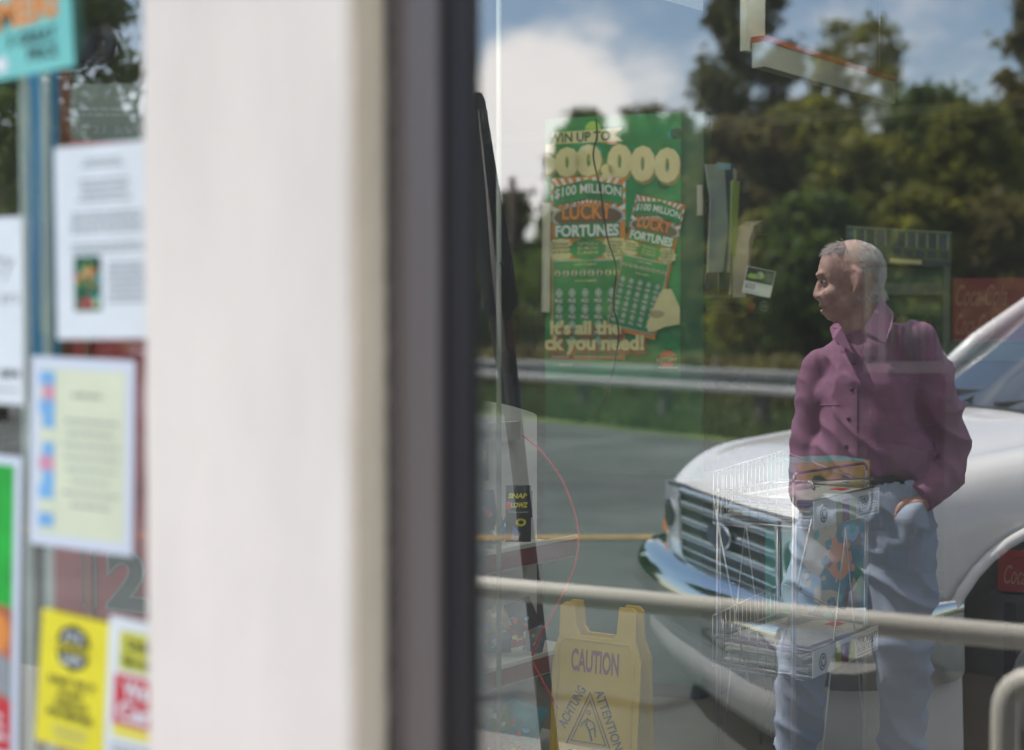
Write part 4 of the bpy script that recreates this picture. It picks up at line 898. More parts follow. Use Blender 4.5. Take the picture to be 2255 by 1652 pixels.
tag(mb.build('dangling_wire'), 'thin dark wire hanging loosely down across the lottery poster', 'wire')

# ---- white snack shelf unit at the left
sa, sb_ = dirs(.82); SW = mat('shelf_white', (.62, .62, .60), .5, var=.05); PR = MAROON if 0 else mat('price_rail', (.22, .03, .05), .4)
S0 = U(1182, 717, 4.25); S0.z = 0
def sp(t, z, dep=0): return S0-sa*t+V((0, 0, z))-sb_*dep*1.0
sh_ = empty('snack_shelf', S0); tag(sh_, 'white shelf unit with arched top full of snack bags, beside the window frame', 'shelf unit')
zof = lambda px, py, D: U(px, py, D).z
zt = zof(1182, 915, 4.25); zap = zof(1110, 873, 4.2)
mb = MB(); pts = [sp(0, .05), sp(0, zt)]+[sp(.02+.66*k/14, zt+(zap-zt)*math.sin(math.pi*(.05+.9*k/14))) for k in range(15)]+[sp(.7, zt), sp(.7, .05)]
mb.prism(pts, sb_*.03, SW); wob(mb.build('back_panel'), sh_)
mb = MB(); mb.box(S0-sa*.35+sb_*.0+V((0, 0, .025))-sb_*.2, (.68, .40, .05), SW, Matrix.Rotation(math.atan2(sa.y, sa.x), 3, 'Z')); wob(mb.build('base'), sh_)
for py, dep in ((1215, .12), (1445, .18), (1650, .26)):
    z = zof(1186, py, 4.1); mb = MB(); mb.prism([sp(-.0, z), sp(.7, z), sp(.7, z, dep), sp(0, z, dep)], (0, 0, .012), SW); o = mb.build('shelf'); wob(o, sh_)
    mb = MB(); mb.prism([sp(-.02, z-.028, dep), sp(.72, z-.028, dep), sp(.72, z+.024, dep+.012), sp(-.02, z+.024, dep+.012)], -sb_*.004, PR); mb.prism([sp(-.02, z+.024, dep+.012), sp(.72, z+.024, dep+.012), sp(.72, z+.036, dep+.014), sp(-.02, z+.036, dep+.014)], -sb_*.006, SW); mb.tube([sp(-.02, z-.03, dep), sp(.72, z-.03, dep)], .003, SW, 5); wob(mb.build('price_rail'), o)
mb = MB(); mb.prism([sp(.12, zof(1150, 965, 4.2), .004), sp(.64, zof(1150, 965, 4.2), .004), sp(.64, zof(1150, 925, 4.2), .004), sp(.12, zof(1150, 925, 4.2), .004)], -sb_*.03, mat('label_slot', (.45, .45, .44), .5)); wob(mb.build('label_holder'), sh_)
s = Sheet(sp(.66, zof(1070, 1052, 4.1), .012), sa, (0, 0, 1), .26, .20, BLACK, n=-sb_); BYEL = YEL
s = Sheet(sp(.46, zof(1070, 1055, 4.1), .014), sa, (0, 0, 1), .22, .165, mat('bag_black', (.018, .018, .02), .35), n=-sb_)
s.text('SNAP', .3, .84, .9, .93, BYEL, 1, .03); s.text('GLOW', .2, .64, .95, .78, BYEL, 1, .04); s.lines(.2, .54, .95, .6, 1, GREY, 1); s.disc(.82, .44, .12, BYEL, 1, 18, .8, .2); s.disc(.45, .42, .10, LBLUE, 1, 10, 1.6); s.shape([(.6, .16), (.8, .16), (.8, .3), (.6, .3)], RED, 1)
tag(s.build('snack_poster'), 'black card with yellow GLOW lettering high on the white shelf', 'card')
def bag(px, py, wpx, hpx, D, m_, label, extra=None, tilt=0, nm='snack_bag'):
    c = U(px, py, D); w_ = wpx*D/3130; h_ = hpx*D/3130; e1 = (RT*math.cos(tilt)+V((0, 0, 1))*math.sin(tilt)); e2 = (-RT*math.sin(tilt)+V((0, 0, 1))*math.cos(tilt)); n_ = (CAM-c).normalized(); n_.z = 0
    th = min(w_, h_)*.22; mb = MB(); rows_ = []; K = 8
    sheet = Sheet(c-e1*w_/2-e2*h_/2, e1, e2, w_, h_, m_, n=n_, step=.0012, curl=lambda u, v: th*(max(0, math.sin(math.pi*u))*max(0, math.sin(math.pi*v)))**.6+.006*noise.noise(V((u*5+px, v*5, 1))))
    for f_ in list(sheet.bm.faces): sheet.bm.faces.remove(f_)
    for v_ in list(sheet.bm.verts): sheet.bm.verts.remove(v_)
    sheet.grid([[sheet.pt(w_*i/K, h_*j/K, 0) for i in range(K+1)] for j in range(K+1)], m_); sheet.grid([[sheet.pt(w_*i/K, h_*j/K, 0)-n_*(2.0*th*(math.sin(math.pi*i/K)*math.sin(math.pi*j/K))**.6+.001) for i in range(K+1)] for j in range(K+1)], m_)
    if extra: extra(sheet)
    o = sheet.build(nm); tag(o, label, 'snack bag', 'bags on the snack shelf'); return o
BB = MATS['bag_black']
def ex1(s):
    s.text('SNAP', .1, .78, .85, .87, BYEL, 4, .03, .2); s.text('LOWZ', .2, .62, .88, .71, BYEL, 4, .03, .2); s.lines(.08, .52, .92, .56, 1, GREY, 4); s.disc(.6, .36, .18, BYEL, 3, 22, .8, .2); s.disc(.6, .36, .11, BB, 4, 12, .7); s.shape([(0.02, .58), (.2, .58), (.2, .72), (.02, .72)], RED, 3); s.shape([(.2, .04), (.45, .02), (.6, .16), (.3, .3)], BLUE, 3)
bag(1141, 1131, 56, 125, 4.0, BB, 'black snack bag with yellow SNAP lettering hanging on the upper shelf', ex1)
rnd = random.Random(11); cols = [('slate', (.05, .06, .10)), ('blue', (.03, .14, .32)), ('grey', (.22, .23, .26)), ('purple', (.09, .05, .16)), ('dark', (.03, .03, .035)), ('brown', (.12, .07, .045)), ('red', (.40, .03, .04)), ('cream', (.45, .38, .25)), ('green', (.07, .18, .05)), ('teal', (.03, .22, .25))]
spec = [(1063, 1130, 60, 100, 0, 'dim slate bag behind the black one, upper shelf', .1), (1090, 1165, 50, 60, 2, 'grey bag lying at the front of the upper shelf', .5), (1062, 1188, 44, 40, 5, 'small round brown packet at the left end of the upper shelf', 0), (1125, 1150, 34, 70, 1, 'narrow blue bag leaning beside the black snack bag', -.4), (1158, 1110, 28, 60, 3, 'purple bag edge showing right of the black snack bag', 0),
 (1080, 1365, 70, 60, 7, 'cream bag slumped on the middle shelf', .3), (1150, 1355, 60, 70, 4, 'dark folded bag at the back of the middle shelf', .4), (1085, 1415, 80, 45, 0, 'slate bag with pale print on the middle shelf', 0), (1135, 1400, 36, 50, 6, 'red and white packet on the middle shelf', .2), (1178, 1405, 44, 62, 2, 'grey bag at the right end of the middle shelf', -.2),
 (1080, 1585, 90, 60, 8, 'green bag in the bottom tray', .2), (1150, 1590, 90, 90, 9, 'shiny blue bag at the right of the bottom tray', -.3), (1075, 1640, 60, 40, 3, 'purple bag at the lower left of the tray', 0), (1130, 1635, 50, 36, 7, 'cream packet at the lower middle of the tray', .3), (1120, 1560, 50, 40, 1, 'small blue packet at the back of the bottom tray', .5)]
for px, py, wp, hp, ci, lb, tl_ in spec:
    nm, cl_ = cols[ci]
    def ex(s, r_=random.Random(px)):
        for k in range(5):
            u, v = r_.uniform(.15, .8), r_.uniform(.15, .8); s.disc(u, v, r_.uniform(.04, .13), r_.choice([WHITE, RED, LBLUE, YEL, CREAM, GREY]), 3+k % 2, 7, r_.uniform(.5, 1.4), .15)
    bag(px, py, wp, hp, 3.98+.1*rnd.random(), mat('bag_'+nm, cl_, .3, var=.3, scale=25), lb, ex, tl_)
RC = mat('cord_red', (.62, .05, .07), .45)
mb = MB(); mb.tube(curve([U(1150, 958, 3.95), U(1200, 1003, 3.95), U(1246, 1075, 3.95), U(1273, 1170, 3.95), U(1266, 1240, 3.95), U(1240, 1305, 3.95), U(1200, 1380, 3.95), U(1172, 1440, 3.95), U(1190, 1490, 3.95), U(1228, 1560, 3.95)], 8), .0028, RC, 7)
tag(mb.build('red_cable'), 'thin red cable bowing out from the snack shelf in a wide arc', 'cable')
mb = MB(); q = U(1098, 717, 3.7); mb.tube([(q.x, q.y, 0), (q.x, q.y, 2.9)], .007, mat('rod_white', (.22, .24, .22), .4), 8); mb.box((q.x, q.y, 1.5+(717-575)/3130*3.7), (.035, .01, .004), BLACK)
tag(mb.build('thin_rod'), 'thin pale vertical rod close to the right of the window frame', 'rod')

# ---- yellow caution sign
cY = mat('caution_yellow', (.62, .40, .0), .45, var=.06, scale=8); cD = 4.0
a = U(1200, 1652, cD); b = U(1395, 1652, cD-.14); z0 = .015; z1 = zof(1300, 1337, cD-.07)
a.z = b.z = z0; e1 = (b-a).normalized(); cn = V((e1.y, -e1.x, 0)); wd = (b-a).length; hh = z1-z0
cs = empty('caution_sign', (a+b)/2); tag(cs, 'yellow folding caution floor sign standing between the snack shelf and kiosk', 'floor sign')
for sgn, nm in ((0, 'front_panel'), (1, 'rear_panel')):
    lean = -cn*.0 if sgn == 0 else -cn*.15
    e2 = (V((0, 0, hh))-cn*.055*(1 if sgn == 0 else -1)).normalized(); o_ = a+lean
    s = Sheet(o_, e1, e2, wd, hh, cY, n=cn, th=.010)
    for f_ in list(s.bm.faces): s.bm.faces.remove(f_)
    for v_ in list(s.bm.verts): s.bm.verts.remove(v_)
    ol = [(.02, 0), (.98, 0), (1, .80), (.93, .87), (.93, .985), (.88, 1), (.74, 1), (.72, .90), (.68, .875), (.30, .875), (.26, .90), (.24, 1), (.12, 1), (.07, .985), (.07, .87), (0, .80)]
    s.prism([s.pt(u*wd, v*hh, 0) for u, v in ol], -cn*.012, cY)
    if sgn == 0:
        for e in ([(.08, .02), (.92, .02), (.92, .83), (.86, .86), (.14, .86), (.08, .83)],): s.tube([s.pt(u*wd, v*hh, 0) for u, v in e], .0035, mat('caution_edge', (.6, .38, .012), .45), 6, closed=True)
        ink = mat('sign_ink', (.07, .035, .05), .5); ck = mat('caution_red', (.20, .03, .05), .5)
        s.text('CAUTION', .22, .735, .76, .825, ck, 2, .03)
        tri = lambda k: [(.45, .66-.14*(1-k)), (.45+.25*k, .45+.07*(1-k)), (.45-.25*k, .45+.07*(1-k))]
        for k, r_ in ((1, .0035), (.78, .0028)): s.tube([s.pt(u*wd, v*hh, 1) for u, v in tri(k)], r_, ink, 5, closed=True)
        s.text('ACHTUNG', .01, .575, .49, .615, ink, 2, .02, rot=R(62)); s.text('ATTENTION', .36, .545, .98, .585, ink, 2, .02, rot=-R(66)); s.text('CUIDADO', .20, .375, .74, .43, ink, 2, .03)
        Q = lambda u, v: s.pt((u-.03)*wd, (.575+(v-.43)*.6)*hh, 2)
        s.disc(.44, .582, .026, ink, 2, 12); s.disc(.44, .582, .014, cY, 3, 12)
        for pth, r_ in ((((.46, .405), (.45, .36), (.49, .32), (.52, .26)), .0028), (((.46, .40), (.40, .365), (.385, .34)), .0022), (((.47, .395), (.53, .38), (.56, .33)), .0022), (((.48, .325), (.54, .35), (.56, .29)), .0028)): s.tube([Q(*q_) for q_ in pth], r_, ink, 5)
    wob(s.build(nm), cs)
mb = MB(); mb.tube([a+V((0, 0, hh*.4))+e1*.02-cn*.04, a+V((0, 0, hh*.4))+e1*.02-cn*.12], .003, ink); wob(mb.build('hinge_strut'), cs)

# ---- wire newspaper rack
rd1, rd2 = dirs(VD); R0 = U(1790, 717, 3.8); R0.z = 0; RL, RWd = .43, .30
rk = empty('newspaper_rack', R0); tag(rk, 'wire newspaper rack with two printed header strips in front of the man', 'wire rack')
def rp(a_, b_, z): return R0+rd1*a_+rd2*b_+V((0, 0, z))
zS = (zof(1790, 1105, 3.8), zof(1790, 1168, 3.8), zof(1785, 1440, 3.8), zof(1785, 1499, 3.8))
wr = .0045
for i, (a_, b_) in enumerate(((-.02, .045), (RL-.03, .02), (-.02+.045, RWd), (RL-.03, RWd))):
    zt_ = zof(1745, 1040, 3.9) if i != 2 else zof(1600, 1060, 4)
    mb = MB(); mb.tube([rp(a_, b_, 0), rp(a_, b_, zt_-.02)], wr, STEEL, 8); mb.tube([rp(a_+.016, b_, 0), rp(a_+.016, b_, zt_-.06)], wr*.7, STEEL, 6); wob(mb.build('upright'), rk)
mb = MB(); zz = zof(1745, 1038, 3.9)
mb.tube(rbend(rp(-.02, .045, zz-.1), rp(-.02, .045, zz), rp(.2, .03, zz), .02)+rbend(rp(.2, .03, zz), rp(RL-.03, .02, zz), rp(RL-.03, .02, zz-.1), .02), wr, STEEL, 8)
mb.tube([rp(-.05, .09, zz-.025), rp(RL-.02, .0, zz-.045)], wr*.8, STEEL, 6); mb.tube(rbend(rp(.0, RWd, zS[0]+.07), rp(0, -.005, zS[0]+.05), rp(0, -.005, 0), .02), wr, STEEL, 8); wob(mb.build('top_loop'), rk)
for zt_, zb_ in ((zS[0], zS[1]), (zS[2], zS[3])):
    mb = MB()
    for z in (zb_+.0, zt_): mb.tube([rp(0, 0, z), rp(RL, 0, z), rp(RL, RWd, z), rp(0, RWd, z)], wr*.8, STEEL, 6, closed=True)
    mb.tube([rp(0, RWd, zt_+.06), rp(RL, RWd, zt_+.09), rp(RL, 0, zt_+.0)], wr*.5, STEEL, 5)
    for k in range(18):
        q_ = k/17; mb.tube([rp(RL*q_, RWd, zt_+.06+.03*q_), rp(RL*q_, RWd, zb_-.01), rp(RL*q_, .02, zb_-.01)], .0016, STEEL, 4)
    for k in range(7): q_ = k/6*.9; mb.tube([rp(0, RWd*(.35+q_*.6), zt_+.02+.04*q_), rp(0, RWd*(.35+q_*.6), zb_-.01)], .0016, STEEL, 4)
    wob(mb.build('basket'), rk)
    s = Sheet(rp(-.005, -.008, zb_), rd1, (0, 0, 1), RL+.01, zt_-zb_, WHITE, n=-rd2, th=.002)
    s.disc(.14, .48, .055, BLACK, 1, 22); s.disc(.14, .48, .042, WHITE, 2, 20); s.disc(.14, .48, .036, BLACK, 3, 20); s.text('w', .115, .36, .165, .6, WHITE, 4, .05)
    s.shape([(.32, .02), (.62, .02), (.62, .80), (.32, .80)], mat('print_fruit', (.38, .45, .10), .5), 1); s.shape([(.41, .02), (.52, .02), (.52, .84), (.41, .84)], mat('print_berry', (.22, .02, .07), .5), 2)
    for k in range(6): s.shape([(.36+.04*k, .8), (.37+.04*k, .8), (.355+.05*k, .99)], LIME, 1)
    s.text('6 PREMIUM DRINKS', .645, .50, .975, .82, BLACK, 1, .015); s.text('IN EVERY BOTTLE', .665, .20, .955, .48, BLACK, 1, .015); s.shape([(.66, .10), (.96, .10), (.96, .13), (.66, .13)], BLACK, 1)
    wob(s.build('header_strip'), rk)
mb = MB()
for a0, a1 in ((((0, 0), .0), ((RL*.5, 0), zS[1]-.02)), (((RL, 0), .0), ((RL*.5, 0), zS[1]-.02)), (((0, RWd), .0), ((RL*.45, RWd), zS[1]-.02)), (((RL, RWd), .0), ((RL*.45, RWd), zS[1]-.02)), (((.0, .0), zS[2]+.35), ((.0, RWd*.5), .35)), (((0, RWd), zS[2]+.38), ((0, RWd*.5), .35))):
    mb.tube([rp(*a0[0], a0[1]+.01), rp(*a1[0], a1[1])], wr*.6, STEEL, 6)
mb.tube([rp(0, 0, .12), rp(RL, 0, .12), rp(RL, RWd, .12), rp(0, RWd, .12)], wr*.8, STEEL, 6, closed=True); wob(mb.build('brace_wires'), rk)
NP = mat('newsprint_grey', (.50, .49, .47), .8, col2=(.62, .61, .59), scale=40, var=.1); MG = [NP, mat('mag_purple', (.28, .2, .36), .5), mat('mag_blue', (.06, .10, .28), .4), mat('mag_red', (.35, .05, .07), .4)]
for zb_, n_, pl in ((zS[1]+.0, 9, 'upper'), (zS[3]+.0, 9, 'lower')):
    rnd = random.Random(n_+int(zb_*100))
    for k in range(n_):
        top_ = k == n_-1
        lb = {('upper', 8): 'top newspaper of the pile in the upper basket', ('lower', 8): 'newspaper with a red box printed on it, lying on top in the lower basket', ('upper', 7): 'blue magazine near the top of the upper pile', ('lower', 7): 'lilac magazine just below the top paper in the lower basket'}.get((pl, k), 'folded newspaper in the pile of the '+pl+' basket')
        mb = MB(); an = rnd.uniform(-.10, .10)+math.atan2(rd1.y, rd1.x); c = rp(RL*.5+rnd.uniform(-.012, .012)+(.0 if not top_ else .05), RWd*.5+rnd.uniform(-.012, .012), zb_+.006+k*.0072)
        m_ = NP if k not in (7,) else MG[2 if pl == 'upper' else 1]
        mb.box(c, (RL*.86, RWd*.82, .006), m_, Matrix.Rotation(an, 3, 'Z'), bev=.0015)
        if top_:
            ro = Matrix.Rotation(an, 3, 'Z')
            for j in range(9): mb.box(c+ro@V((-.15+.035*j, .06, .0042)), (.025, .05, .0012), GREY, ro)
            mb.box(c+ro@V((.12, -.04, .0042)), (.05, .04, .0012), RED, ro)
        o = mb.build('newspaper' if k != 7 else 'magazine'); tag(o, lb, 'newspaper' if k != 7 else 'magazine', 'papers in the '+pl+' basket')

# ---- printed carton display behind the rack, on a low stand
D_ = 4.9; a = U(1748, 1400, D_); b = U(1910, 1382, D_+.10); e1 = (V((b.x, b.y, 0))-V((a.x, a.y, 0))).normalized(); wd = (V((b.x, b.y, 0))-V((a.x, a.y, 0))).length; zb_ = a.z; zt_ = zof(1748, 1018, D_)
n_ = V((e1.y, -e1.x, 0)); cd = empty('carton_display', V((a.x, a.y, 0))); tag(cd, 'tall printed carton with yellow top and teal front behind the wire rack', 'carton display')
mb = MB(); q = V((a.x, a.y, zb_)); mb.prism([q, q+e1*wd, q+e1*wd-n_*.2, q-n_*.2], (0, 0, zt_-zb_), TEAL); wob(mb.build('carton'), cd)
s = Sheet(q+n_*.002, e1, (0, 0, 1), wd, zt_-zb_, mat('carton_teal', (.02, .20, .26), .5, var=.3, scale=12), n=n_)
s.shape([(.0, .72), (1, .72), (1, 1), (0, 1)], mat('carton_yellow', (.50, .36, .04), .5, var=.1, scale=10), 1)
for u, v, r_, m_, asp in ((.3, .86, .10, mat('carton_green', (.03, .14, .08), .5), 1.3), (.68, .9, .07, MATS['carton_green'], .9), (.6, .42, .17, ORANGE, 1.25), (.28, .5, .2, mat('carton_tan', (.5, .42, .25), .5), 1.5), (.2, .25, .16, LBLUE, 1.4), (.75, .18, .10, MATS['print_brown'], 1.8), (.75, .58, .12, LBLUE, .8), (.45, .2, .14, MATS['carton_tan'], .8), (.4, .66, .16, CREAM, .5), (.9, .3, .1, GREEN, 2)): s.disc(u, v, r_, m_, 2, 9, asp, .12)
rnd = random.Random(8)
for k in range(46): s.disc(rnd.uniform(.06, .94), rnd.uniform(.04, .70), rnd.uniform(.015, .06), rnd.choice([ORANGE, MATS['carton_tan'], LBLUE, TEAL, CREAM, MATS['carton_green'], MATS['print_brown'], MATS['carton_teal']]), 3+k % 3, rnd.choice([4, 5, 7]), rnd.uniform(.6, 2.2), .2)
s.text('MIXERS', .12, .90, .62, .97, MATS['print_brown'], 3, .02) if 0 else None
wob(s.build('front_print'), cd)
mb = MB(); mb.prism([V((q.x, q.y, 0))+e1*.02, V((q.x, q.y, 0))+e1*(wd-.02), V((q.x, q.y, 0))+e1*(wd-.02)-n_*.18, V((q.x, q.y, 0))+e1*.02-n_*.18], (0, 0, zb_-.002), mat('stand_dark', (.03, .03, .035), .6)); wob(mb.build('stand'), cd)

# ---- ticket case above a glass cooler, soda machine
D_ = 6.3; a = U(1862, 575, D_); b = U(2094, 590, D_-.1); tl_ = U(1862, 488, D_); tc_ = empty('ticket_case', U(1975, 600, D_)); tag(tc_, 'dark ticket display case with two rows of blue tickets above the cooler', 'display case')
tc_['label'] = 'dark display case with two rows of blue tickets, above the cooler behind the man'
e1 = (b-a).normalized(); s = Sheet(a, e1, (0, 0, 1), (b-a).length, tl_.z-a.z-.02, mat('case_green', (.06, .10, .06), .5), n=CAM-a, th=.12)
NB = mat('ticket_navy', (.008, .02, .06), .35); s.tilt = 0
for k in range(10):
    if k == 4: continue
    u = .01+k*.098; s.shape([(u, .52), (u+.062, .50), (u+.062, .90), (u, .94)], NB if k % 3 else MATS['brochure_navy'], 1); s.shape([(u+.066, .5), (u+.082, .5), (u+.082, .92), (u+.066, .92)], mat('case_pale', (.28, .33, .25), .5), 1)
for k in range(5): u = .45+k*.11; s.shape([(u, .24), (u+.075, .22), (u+.075, .42), (u, .44)], NB, 1)
s.shape([(.42, .04), (.72, .04), (.72, .16), (.42, .16)], CREAM, 1); s.shape([(.72, .02), (.99, .02), (.99, .16), (.72, .16)], NB, 1); s.shape([(0, .96), (1, .96), (1, 1), (0, 1)], MATS['case_pale'], 2)
wob(s.build('ticket_rows'), tc_)
mb = MB(); q = V((a.x, a.y, 0)); n_ = V((e1.y, -e1.x, 0)).normalized(); wd = (b-a).length; ex_ = V((e1.x, e1.y, 0)).normalized()
mb.prism([q-n_*.02+V((0, 0, a.z)), q+ex_*wd-n_*.02+V((0, 0, a.z)), q+ex_*wd-n_*.5+V((0, 0, a.z)), q-n_*.5+V((0, 0, a.z))], (0, 0, .02), MATS['case_green']); wob(mb.build('case_shelf'), tc_)
cf = mat('cooler_frame', (.09, .115, .09), .4); co_ = empty('glass_cooler', q-n_*.3+ex_*wd*.6); tag(co_, 'upright drinks cooler with pale frame and green inside, behind the shoulder of the man', 'cooler')
co_['label'] = 'countertop drinks cooler with pale frame and green bottles, behind the man'
CB = 1.30; x_l, x_r = wd*.18, wd*.99; ztop = a.z-.03
mb = MB(); F = lambda u, d, z: q+ex_*u-n_*d+V((0, 0, z))
mb.prism([F(x_l, .06, CB), F(x_r, .06, CB), F(x_r, .6, CB), F(x_l, .6, CB)], (0, 0, ztop-CB), mat('cooler_inside', (.015, .07, .02), .4, var=.4, scale=9)); wob(mb.build('cabinet'), co_)
mb = MB()
for u in (x_l, x_r-.03, (x_l+x_r)/2-.12): mb.prism([F(u, .0, CB), F(u+.03, .0, CB), F(u+.03, .058, CB), F(u, .058, CB)], (0, 0, ztop-CB), cf)
for z in (CB+.002, ztop-.12): mb.prism([F(x_l+.032, .003, z), F(x_r-.032, .003, z), F(x_r-.032, .057, z), F(x_l+.032, .057, z)], (0, 0, .05), cf)
wob(mb.build('door_frame'), co_)
mb = MB()
for j in range(1):
    for k in range(7):
        c = F(x_l+.09+k*(x_r-x_l-.15)/6.5, .03, CB+.055); mb.tube([c, c+V((0, 0, .13)), c+V((0, 0, .17)), c+V((0, 0, .2))], [.022, .022, .009, .009], [DGREEN, mat('bottle_olive', (.03, .07, .01), .2), mat('bottle_brown', (.04, .02, .01), .2), DGREEN][(j+k) % 4], 8)
o = mb.build('bottles'); wob(o, co_); o['kind'] = 'stuff'
CR = mat('soda_red', (.22, .010, .014), .35, var=.1, scale=4)
a = U(2097, 750, 6.2); b = U(2420, 780, 5.9); e1 = V((b.x-a.x, b.y-a.y, 0)).normalized(); n_ = V((e1.y, -e1.x, 0)); wd = (b-a).xy.length; zt_ = zof(2097, 614, 6.2); zm = zof(2097, 752, 6.2)
so_ = empty('soda_dispenser', V((a.x, a.y, 0))); tag(so_, 'red soda dispenser with pale script lettering on the counter at the right edge', 'soda dispenser')
q = V((a.x, a.y, 0)); mb = MB(); mb.prism([q+V((0, 0, zm)), q+e1*wd+V((0, 0, zm)), q+e1*wd-n_*.7+V((0, 0, zm)), q-n_*.7+V((0, 0, zm))], (0, 0, zt_-zm), CR); wob(mb.build('cabinet'), so_)
ct_ = empty('counter', V((a.x, a.y, 0))); tag(ct_, 'long dark counter carrying the drinks cooler and the red soda machine', 'counter'); CK = mat('counter_dark', (.035, .03, .026), .5, var=.2)
mb = MB(); mb.prism([F(x_l-.1, -.04, 0), F(x_r, -.04, 0), F(x_r, .64, 0), F(x_l-.1, .64, 0)], (0, 0, CB-.003), CK); mb.prism([q+n_*.03, q+e1*wd+n_*.03, q+e1*wd-n_*.7, q-n_*.7], (0, 0, zm-.083), CK); wob(mb.build('base_cabinet'), ct_)
s = Sheet(q+n_*.003+V((0, 0, zm)), e1, (0, 0, 1), wd, zt_-zm, CR, n=n_)
CW = mat('print_rose', (.30, .14, .10), .5)
s.text('Coca-Cola', .02, .56, .38, .9, CW, 1, .01, .45); s.text('Coca-Cola', .02, .10, .30, .44, CW, 1, .01, .45); s.text('Coca-Cola', .5, .3, .95, .8, CW, 1, .01, .45)
s.shape([(0, .0), (1, .0), (1, .03), (0, .03)], mat('machine_trim', (.2, .19, .16), .5), 2); wob(s.build('script_panel'), so_)
mb = MB(); mb.prism([q+n_*.05+V((0, 0, zm-.08)), q+n_*.05+e1*wd+V((0, 0, zm-.08)), q-n_*.7+e1*wd+V((0, 0, zm-.08)), q-n_*.7+V((0, 0, zm-.08))], (0, 0, .075), cf); wob(mb.build('counter_top'), ct_)
ca = U(2193, 1300, 4.6); cb = U(2300, 1310, 4.5)
for j, (px, lb) in enumerate(((2196, 'red soda carton on the floor near the right edge, left one'), (2268, 'red soda carton cut by the right edge of the view'))):
    a = U(px, 1300, 4.7-.05*j); b = U(px+66, 1303, 4.66-.05*j); e1 = V((b.x-a.x, b.y-a.y, 0)).normalized(); n_ = V((e1.y, -e1.x, 0)); wd = (b-a).xy.length; zt_ = zof(px, 1222, 4.7)
    s = Sheet(a, e1, (0, 0, 1), wd, zt_-a.z, CR, n=n_, th=.14); s.text('Coca', .2, .2, .95, .75, CW, 1, .01, .45); tag(s.build('soda_carton'), lb, 'soda carton', 'soda cartons')
a = U(2180, 1301, 4.75); b = U(2380, 1308, 4.6); e1 = V((b.x-a.x, b.y-a.y, 0)).normalized(); n_ = V((e1.y, -e1.x, 0)); mb = MB(); q = V((a.x, a.y, a.z-.03)); mb.prism([q+n_*.02, q+e1*.34+n_*.02, q+e1*.34-n_*.2, q-n_*.2], (0, 0, .028), mat('stand_dark', (.03, .03, .035), .6))
for u in (.02, .30): mb.prism([V((q.x, q.y, 0))+e1*u, V((q.x, q.y, 0))+e1*(u+.025), V((q.x, q.y, 0))+e1*(u+.025)-n_*.18, V((q.x, q.y, 0))+e1*u-n_*.18], (0, 0, q.z), MATS['stand_dark'])
tag(mb.build('low_stand'), 'low dark stand under the red soda cartons', 'stand')

# ---- hanging signs
hw_ = mat('sign_white', (.44, .46, .40), .5); hr_ = mat('sign_rust', (.42, .10, .05), .5)
ha, hb = dirs(.82); Hq = U(1680, 717, 4.9); zt_ = zof(1680, 82, 4.9); zb_ = zof(1680, 150, 4.9); hg = empty('hanging_sign', V((Hq.x, Hq.y, zb_))); tag(hg, 'pale board with a rust red stripe hanging from the ceiling at a slant', 'hanging sign')
def hb_(name, t0, t1, z0_, z1_, m_, d0=0, d1=.05):
    mb = MB(); q0 = V((Hq.x, Hq.y, z0_)); mb.prism([q0+ha*t0+hb*d0, q0+ha*t1+hb*d0, q0+ha*t1+hb*d1, q0+ha*t0+hb*d1], (0, 0, z1_-z0_), m_); wob(mb.build(name), hg)
dl = 1.05
hb_('board', 0, dl, zb_, zt_-.022, hw_); hb_('stripe', 0, dl, zt_-.0215, zt_, hr_, -.003, .053)
hb_('end_panel', -.03, .10, zt_-.05, 2.90, hw_, .056, .08)
mb = MB(); mb.tube([V((Hq.x, Hq.y, zt_))+ha*.9, V((Hq.x, Hq.y, 2.91))+ha*.9], .003, STEEL, 5); wob(mb.build('hanger_wire'), hg)
a = U(1440, 16, 4.4); b = U(1536, 22, 4.4); mb = MB(); e1 = (b-a); e1.z = 0; mb.prism([a+V((0, 0, .03)), b, b+V((0, 0, .25)), a+V((0, 0, .25))], (.01, .02, 0), hw_); tag(mb.build('hanging_card'), 'plain pale card hanging at the very top above the lottery poster', 'card')

# ---- left window: backdrop, banner, notices
bx0 = UY(100, 700, .9).x; bx1 = UY(480, 700, .9).x
ic = empty('merchandiser', ((bx0+bx1)/2, 1.1, 0)); tag(ic, 'dark maroon merchandiser cabinet standing behind the left window', 'cabinet')
mb = MB(); zt_ = UY(200, 300, .9).z; mb.box(((bx0+bx1)/2, 1.15, (zt_)/2), (bx1-bx0, .5, zt_), MAROON, bev=.01); wob(mb.build('cabinet'), ic)
s = psheet(182, 1202, 330, 1344, .896, MAROON)
for f_ in list(s.bm.faces): s.bm.faces.remove(f_)
for v_ in list(s.bm.verts): s.bm.verts.remove(v_)
s.text('12', -.03, .0, .98, .98, mat('digit_edge', (.30, .33, .31), .5), 1, .055); s.text('12', 0, .03, .95, .95, mat('digit_grey', (.055, .06, .06), .5), 2, .035); wob(s.build('number_print'), ic)
mb = MB(); mb.box((UY(190, 600, .89).x, .89, 1.15), (.02, .01, .9), mat('maroon_trim', (.25, .05, .04), .5)); wob(mb.build('door_trim'), ic)
s = psheet(134, 176, 330, 300, .8, mat('banner_grey', (.15, .175, .17), .6, var=.15, scale=4), tilt=R(-4)); s.text('BE 21', .12, .12, .5, .26, GREY, 1, .0); s.text('RVE', .62, .1, .92, .24, GREY, 1, .0)
s.lines(.1, .4, .9, .6, 2, GREY, 1); tag(s.build('grey_banner'), 'grey banner with faint dark letters hanging behind the left window', 'banner')
